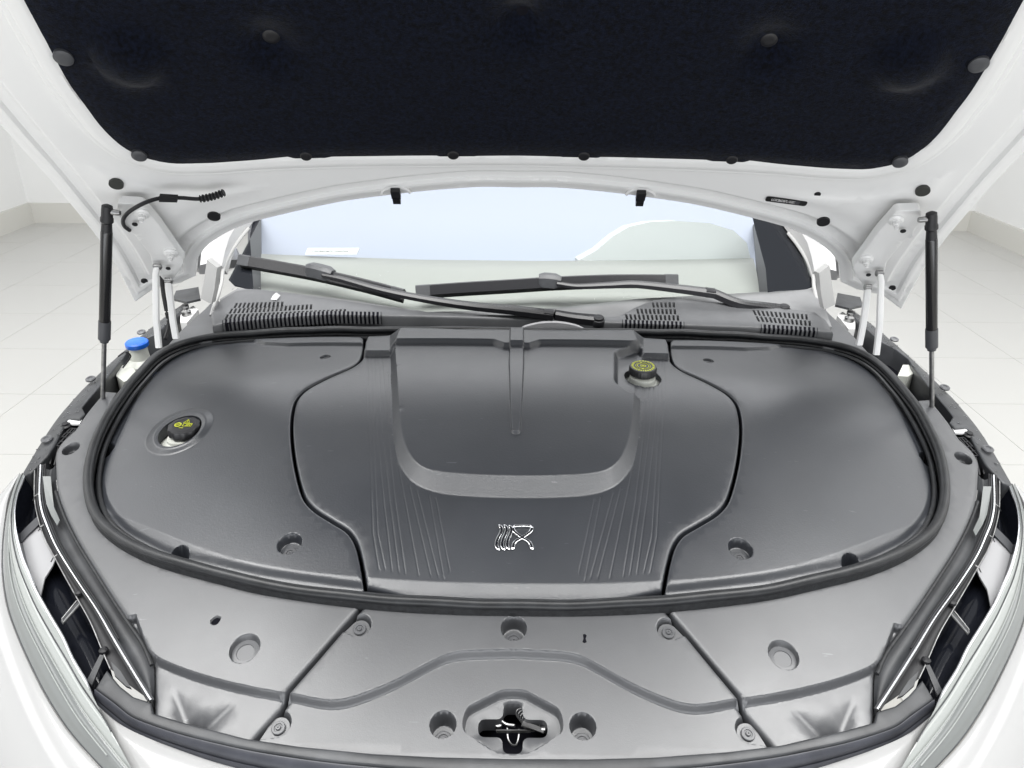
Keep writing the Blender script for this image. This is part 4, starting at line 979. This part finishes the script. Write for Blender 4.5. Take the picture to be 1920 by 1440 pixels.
def outw(L, k):
    n = offset(L, 1, False)-L
    if n[len(n)//2, 1] > 0: n = -n
    e_ = B(300, 1510, -.024)[:2]-B(175, 1318, -.024)[:2]; e_ /= np.linalg.norm(e_); m_ = len(n); tt = np.clip(np.minimum(np.arange(m_), m_-1-np.arange(m_))/(m_*.16), 0, 1)[:, None]
    ends = np.where((np.arange(m_) < m_/2)[:, None], e_[None], (e_*V([-1, 1]))[None]); n = ends*(1-tt)+n*tt
    for _ in range(8): n[1:-1] = (n[:-2]+n[1:-1]*2+n[2:])/4
    n /= np.linalg.norm(n, axis=1)[:, None]; return L+n*k
rowsB = []
for k, dzz in ((-.006, -.030), (.0, -.020), (.006, -.019), (.03, -.026), (.07, -.050), (.11, -.10), (.135, -.18), (.145, -.30), (.13, -.50)):
    q = outw(lb, k); r_ = z3(lb, dzz); r_[:, :2] = q; rowsB.append(r_)
loft('bumper', rowsB, 'white')
# front fender: rolls outwards from the lens edge
fe = [(36, 888), (17, 925), (10, 960), (4, 1010), (2, 1060), (6, 1108), (15, 1150), (33, 1198), (57, 1252), (87, 1310), (128, 1374), (188, 1442), (228, 1484), (300, 1520)]
feL = rs2(cr(xy(B, fe, -.030), False, .02), 90)
fend = []
ze = Zb(feL[:, 0], feL[:, 1])
nrm = offset(feL, 1, False)-feL
if nrm[40, 0] > 0: nrm = -nrm
for _ in range(10): nrm[1:-1] = (nrm[:-2]+nrm[1:-1]*2+nrm[2:])/4
wgt = np.clip((1.18-feL[:, 1])/.12, .12, 1)
for k, dzz in ((-.004, -.042), (0, -.031), (.006, -.031), (.03, -.042), (.06, -.066), (.09, -.11), (.11, -.20), (.12, -.34), (.10, -.6)):
    kk = k*wgt; r_ = np.column_stack([feL+nrm*kk[:, None], ze+np.where(wgt > .5, dzz, np.minimum(dzz, -.03))]); fend.append(r_)
fd = loft('front_fender', fend, 'white'); mirrored(fd)
# lens continues past the bumper corner
bb_ = [(175, 1318), (178, 1352), (207, 1384), (228, 1412), (242, 1442), (262, 1470), (300, 1510)]
ba = [(176, 1312), (200, 1345), (250, 1385), (330, 1425), (400, 1452), (480, 1480)]
cA, cB = xy(B, bb_, -.024), xy(B, ba, -.026)
P = np.vstack([cr(cA, False, .01), cr(cB, False, .01)[::-1]])
o = panel('bumper_corner', P, lambda x, y: Zb(x, y)-.023, 'white', car, res=.02, fillet=.004, skirt=.03); mirrored(o)

# ---- hinges and gas struts
def hinge(s):
    hg = empty('bonnet_hinge', parent=car)
    pl_ = [(222, 374), (267, 376), (300, 415), (345, 480), (346, 489), (318, 530), (303, 513), (287, 493), (284, 473), (250, 430), (240, 425), (228, 403), (220, 398)]
    P2 = V([Hd(px, py, .006) for px, py in pl_]); P2 = rounded(P2, .006, step=.006)*V([s, 1])
    ridge = V([Hd(px, py, .006) for px, py in [(262, 372), (300, 410), (344, 478), (352, 474), (306, 400), (268, 366)]])*V([s, 1])
    edge = V([Hd(px, py, .006) for px, py in [(224, 404), (240, 420), (284, 478), (290, 500), (316, 534), (300, 530), (270, 500), (230, 430), (205, 400)]])*V([s, 1])
    panel('hinge_plate', P2, lambda x, y: .014+0*x, 'whitein', hg, feats=[step_feat(lin(ridge), .006, .004), step_feat(lin(edge), .008, .005)], res=.012, fillet=.002, skirt=.014, mapf=hmap)
    for px, py in ((264, 400), (318, 474)):
        x_, s_ = Hd(px, py, .014); Pq, n = hframe(x_*s, s_); c = Pq+n*.015
        MB().lathe([(.0125, -.002), (.0125, .0015), (.009, .004), (.009, .005), (.0001, .005)], c, n, 24).build('hinge_bolt', 'whitein', hg)
        MB().lathe([(.0062, .004), (.0062, .012), (.0035, .0125), (.0035, .020), (.0001, .021)], c, n, 6).build('hinge_bolt', 'whitein', hg)
    for px, py, r in ((249, 420, .0048), (312, 503, .0045)):
        x_, s_ = Hd(px, py, .022); Pq, n = hframe(x_*s, s_); MB().lathe([(r, 0), (r, .001)], Pq+n*.0226, n, 12).build('hinge_hole', 'black', hg)
    f = lambda P: V(P)*V([s, 1, 1])
    def arm(top_px, pts, wd):
        x_, s_ = Hd(*top_px, .03); top = hoodP(x_, s_, 0)-HN*.03; X = top[0]
        L = [top]+[atX(a, b, X) for a, b in pts]; L = V([f(p) for p in L])
        MB().sweep(lin(L, False, .02), [(-wd, -.0035), (-wd*.5, -.0045), (wd*.5, -.0045), (wd, -.0035), (wd, .0035), (-wd, .0035)], upv=(0, 1, 0)).build('hinge_arm', 'whitein', hg)
        MB().lathe([(.006, -.006), (.006, .006), (.003, .008)], L[0], (1, 0, 0), 14).build('hinge_pin', 'metal', hg)
    arm((295, 500), [(292, 516), (293, 600), (298, 652)], .0050); arm((316, 526), [(318, 548), (324, 600), (330, 634)], .0055)
    return hg
hinge(1); hinge(-1)
for s in (1, -1):
    gs = empty('gas_strut', parent=car)
    x_, s_ = Hd(205, 385, .02); T = hoodP(x_, s_)-HN*.035; T = V([T[0]*s, T[1], T[2]])
    Bt = atX(193, 752, -.80); Bt = V([Bt[0]*s, Bt[1], Bt[2]])
    ax = Bt-T; Ls = np.linalg.norm(ax); u = ax/Ls
    def part(name, t0, t1, prof, m): MB().lathe([(r, (t0+(t1-t0)*k)*Ls) for r, k in prof], T, u, 24).build(name, m, gs)
    part('end_socket', -.035, .09, [(.004, 0), (.0085, .05), (.0092, .2), (.0092, .45), (.0105, .5), (.0105, .62), (.0082, .68), (.0090, 1)], 'black')
    part('cylinder', .085, .56, [(.0085, 0), (.0096, .02), (.0096, .98), (.0088, 1)], 'strutblk')
    part('sleeve', .54, .655, [(.0102, 0), (.0106, .05), (.0106, .85), (.0075, .93), (.0075, 1)], 'cliprub')
    part('piston_rod', .65, 1.03, [(.0042, 0), (.0042, 1)], 'metal')
    MB().lathe([(.005, -.008), (.005, .006), (.004, .010)], T+V([.012*s, 0, 0]), (s, 0, -.1), 12).build('ball_stud', 'metal', gs)
# wiring that crosses to the bonnet
cb_px = [(420, 361, .014), (400, 368, .016), (372, 373, .016), (340, 371, .018), (305, 371, .020), (280, 377, .030), (258, 387, .034), (240, 399, .034), (231, 412, .030), (233, 424, .024), (243, 432, .016)]
cbl = V([hoodP(*Hd(a, b, q), q) for a, b, q in cb_px]); har = empty('wiring_harness', parent=car)
MB().tube(cr(cbl, False, .004), .0034, 8).build('cable', 'black', har)
cP = cr(cbl[:4], False, .0015); n = len(cP); sc3 = 1+.22*np.sign(np.sin(np.arange(n)*1.6)); MB().tube(cP[: int(n*.62)], .0056, 10, scale=sc3).build('corrugated_sleeve', 'black', har)
q = hoodP(*Hd(317, 366, .018), .018); MB().prism(V([hoodP(*Hd(a, b, .018), .018) for a, b in ((300, 363), (334, 365), (334, 373), (300, 372))]), -HN*.008).build('cable_clip', 'black', har, False)
low = V([atX(a, b, hoodP(*Hd(303, 517), .03)[0]) for a, b in ((303, 517), (306, 548), (312, 582), (317, 610), (310, 636))]); MB().tube(cr(low, False, .005), .0042, 8).build('cable', 'black', har)

# ---- wipers
def wiper(blade, conn, arm, base, capc, br):
    wp = empty('wiper', parent=car)
    L = cr(V([Wp(a, b, .014) for a, b in blade]), False, .01); n = len(L); sc = np.ones((n, 2)); e = np.minimum(np.arange(n), np.arange(n)[::-1])/3.; sc = np.clip(e+.55, .55, 1)
    MB().sweep(L, [(-.0145, -.007), (-.012, .003), (-.003, .013), (.004, .013), (.0145, -.007)], scale=sc).build('blade', 'wiperblk', wp)
    MB().sweep(L-V([0, 0, .0]), [(-.002, -.020), (.002, -.020), (.006, -.004), (-.006, -.004)]).build('rubber_lip', 'rubber', wp)
    for k in (0, -1):
        P = L[:4] if k == 0 else L[-4:]; MB().sweep(P, [(-.0152, -.0075), (-.0127, .0035), (-.003, .0137), (.004, .0137), (.0152, -.0075)]).build('end_cap', 'trim', wp)
    c = cr(V([Wp(a, b, .020) for a, b in conn]), False, .01); MB().sweep(c, [(-.018, -.014), (-.016, .008), (-.009, .015), (.009, .015), (.016, .008), (.018, -.014)], scale=np.concatenate([[.75], np.ones(len(c)-2), [.7]])).build('connector', 'trim', wp)
    A = cr(V([Wp(a, b, o) for a, b, o in arm]), False, .01); n = len(A); wd = np.linspace(.8, 1.6, n)
    MB().sweep(A, [(-.0085, -.006), (-.0085, .001), (-.005, .005), (.005, .005), (.0085, .001), (.0085, -.006)], scale=wd).build('arm', 'blackgloss' if False else 'wiperblk', wp)
    Bs = cr(V([Wp(a, b, o) for a, b, o in base]), False, .01); MB().sweep(Bs, [(-.011, -.008), (-.011, .002), (-.006, .006), (.006, .006), (.011, .002), (.011, -.008)], scale=np.linspace(1.2, 1.4, len(Bs))).build('arm_base', 'wiperblk', wp)
    MB().sweep(A[-3:], [(-.0125, -.010), (-.0125, .005), (-.006, .009), (.006, .009), (.0125, .005), (.0125, -.010)]).build('arm_joint', 'black', wp)
    MB().lathe([(.016, -.012), (.016, -.004), (.0145, 0), (.0125, .001), (.012, .006), (.009, .008), (.001, .008)], Wp(*capc), (0, -.15, 1), 26).build('nut_cap', 'black', wp)
    return wp
wiper([(450, 487), (520, 499), (600, 514), (690, 535), (757, 553)], [(577, 503), (600, 508), (625, 515)], [(606, 515, .026), (640, 522, .028), (720, 544, .03), (800, 560, .034), (880, 572, .036), (960, 580, .036), (1038, 589, .034)], [(1040, 588, .034), (1075, 594, .026), (1122, 599, .020)], (1122, 599, .026), 0)
wiper([(780, 546), (860, 540), (960, 534), (1040, 529), (1150, 525), (1270, 525)], [(1010, 524), (1030, 525), (1052, 528)], [(1045, 531, .026), (1080, 536, .028), (1140, 534, .030), (1190, 532, .032), (1270, 540, .034), (1340, 549, .034)], [(1340, 549, .034), (1385, 567, .028), (1430, 574, .022), (1470, 579, .018)], (1470, 578, .024), 0)

# ---- dirt: drops and a leaf fragment
def drops(name, n, gen, rmin, rmax, parent):
    mb = MB()
    for i in range(n):
        P = gen(); r = rmin+(rmax-rmin)*rng.rand()**2; k = 6; vs_ = [P+V([0, 0, r*.45])]
        for rr, hh in ((.75, .3), (1, -.05)):
            for t in range(k): th = 2*math.pi*t/k; vs_.append(P+V([r*rr*math.cos(th)*(1+.2*rng.rand()), r*rr*math.sin(th), r*hh]))
        fs = [(0, 1+t, 1+(t+1) % k) for t in range(k)]+[(1+t, 1+k+t, 1+k+(t+1) % k, 1+(t+1) % k) for t in range(k)]; mb.add(vs_, fs)
    o = mb.build(name, 'water', parent); o['kind'] = 'stuff'; return o
def on_trim(s):
    def g():
        while True:
            p = ftp.min(0)+(ftp.max(0)-ftp.min(0))*rng.rand(2)
            if inside(p[None], ftp)[0]: return V([p[0]*s, p[1], Zb(*p)-.0118-1.2*max(abs(p[0])-.80, 0)**2])
    return g
drops('water_drop', 170, on_trim(1), .0010, .0042, ftrim); drops('water_drop', 150, on_trim(-1), .0010, .0042, ftr)
def on_glass():
    px = 430+rng.rand()*300; py = 505+rng.rand()*45
    if rng.rand() < .35: px = 1040+rng.rand()*250; py = 548+rng.rand()*14
    return Wp(px, py, .0003)
drops('water_drop', 130, on_glass, .0006, .0020, wind)
lf = Cv(517, 560); lp_ = Kw(517, 561, .001)
leaf = MB().add([lp_+V([-.010, -.006, .001]), lp_+V([.004, -.004, .0]), lp_+V([.009, .010, .006]), lp_+V([-.002, .016, .011]), lp_+V([-.006, .004, .009]), lp_+V([0, .003, .002])], [(0, 1, 5), (1, 2, 5), (2, 3, 5), (3, 4, 5), (4, 0, 5), (0, 4, 3, 2, 1)]).build('leaf_fragment', 'reflector', None, False)
tag(leaf, 'small pale dry leaf fragment lying on the grey cowl above the vent slots', 'leaf fragment')
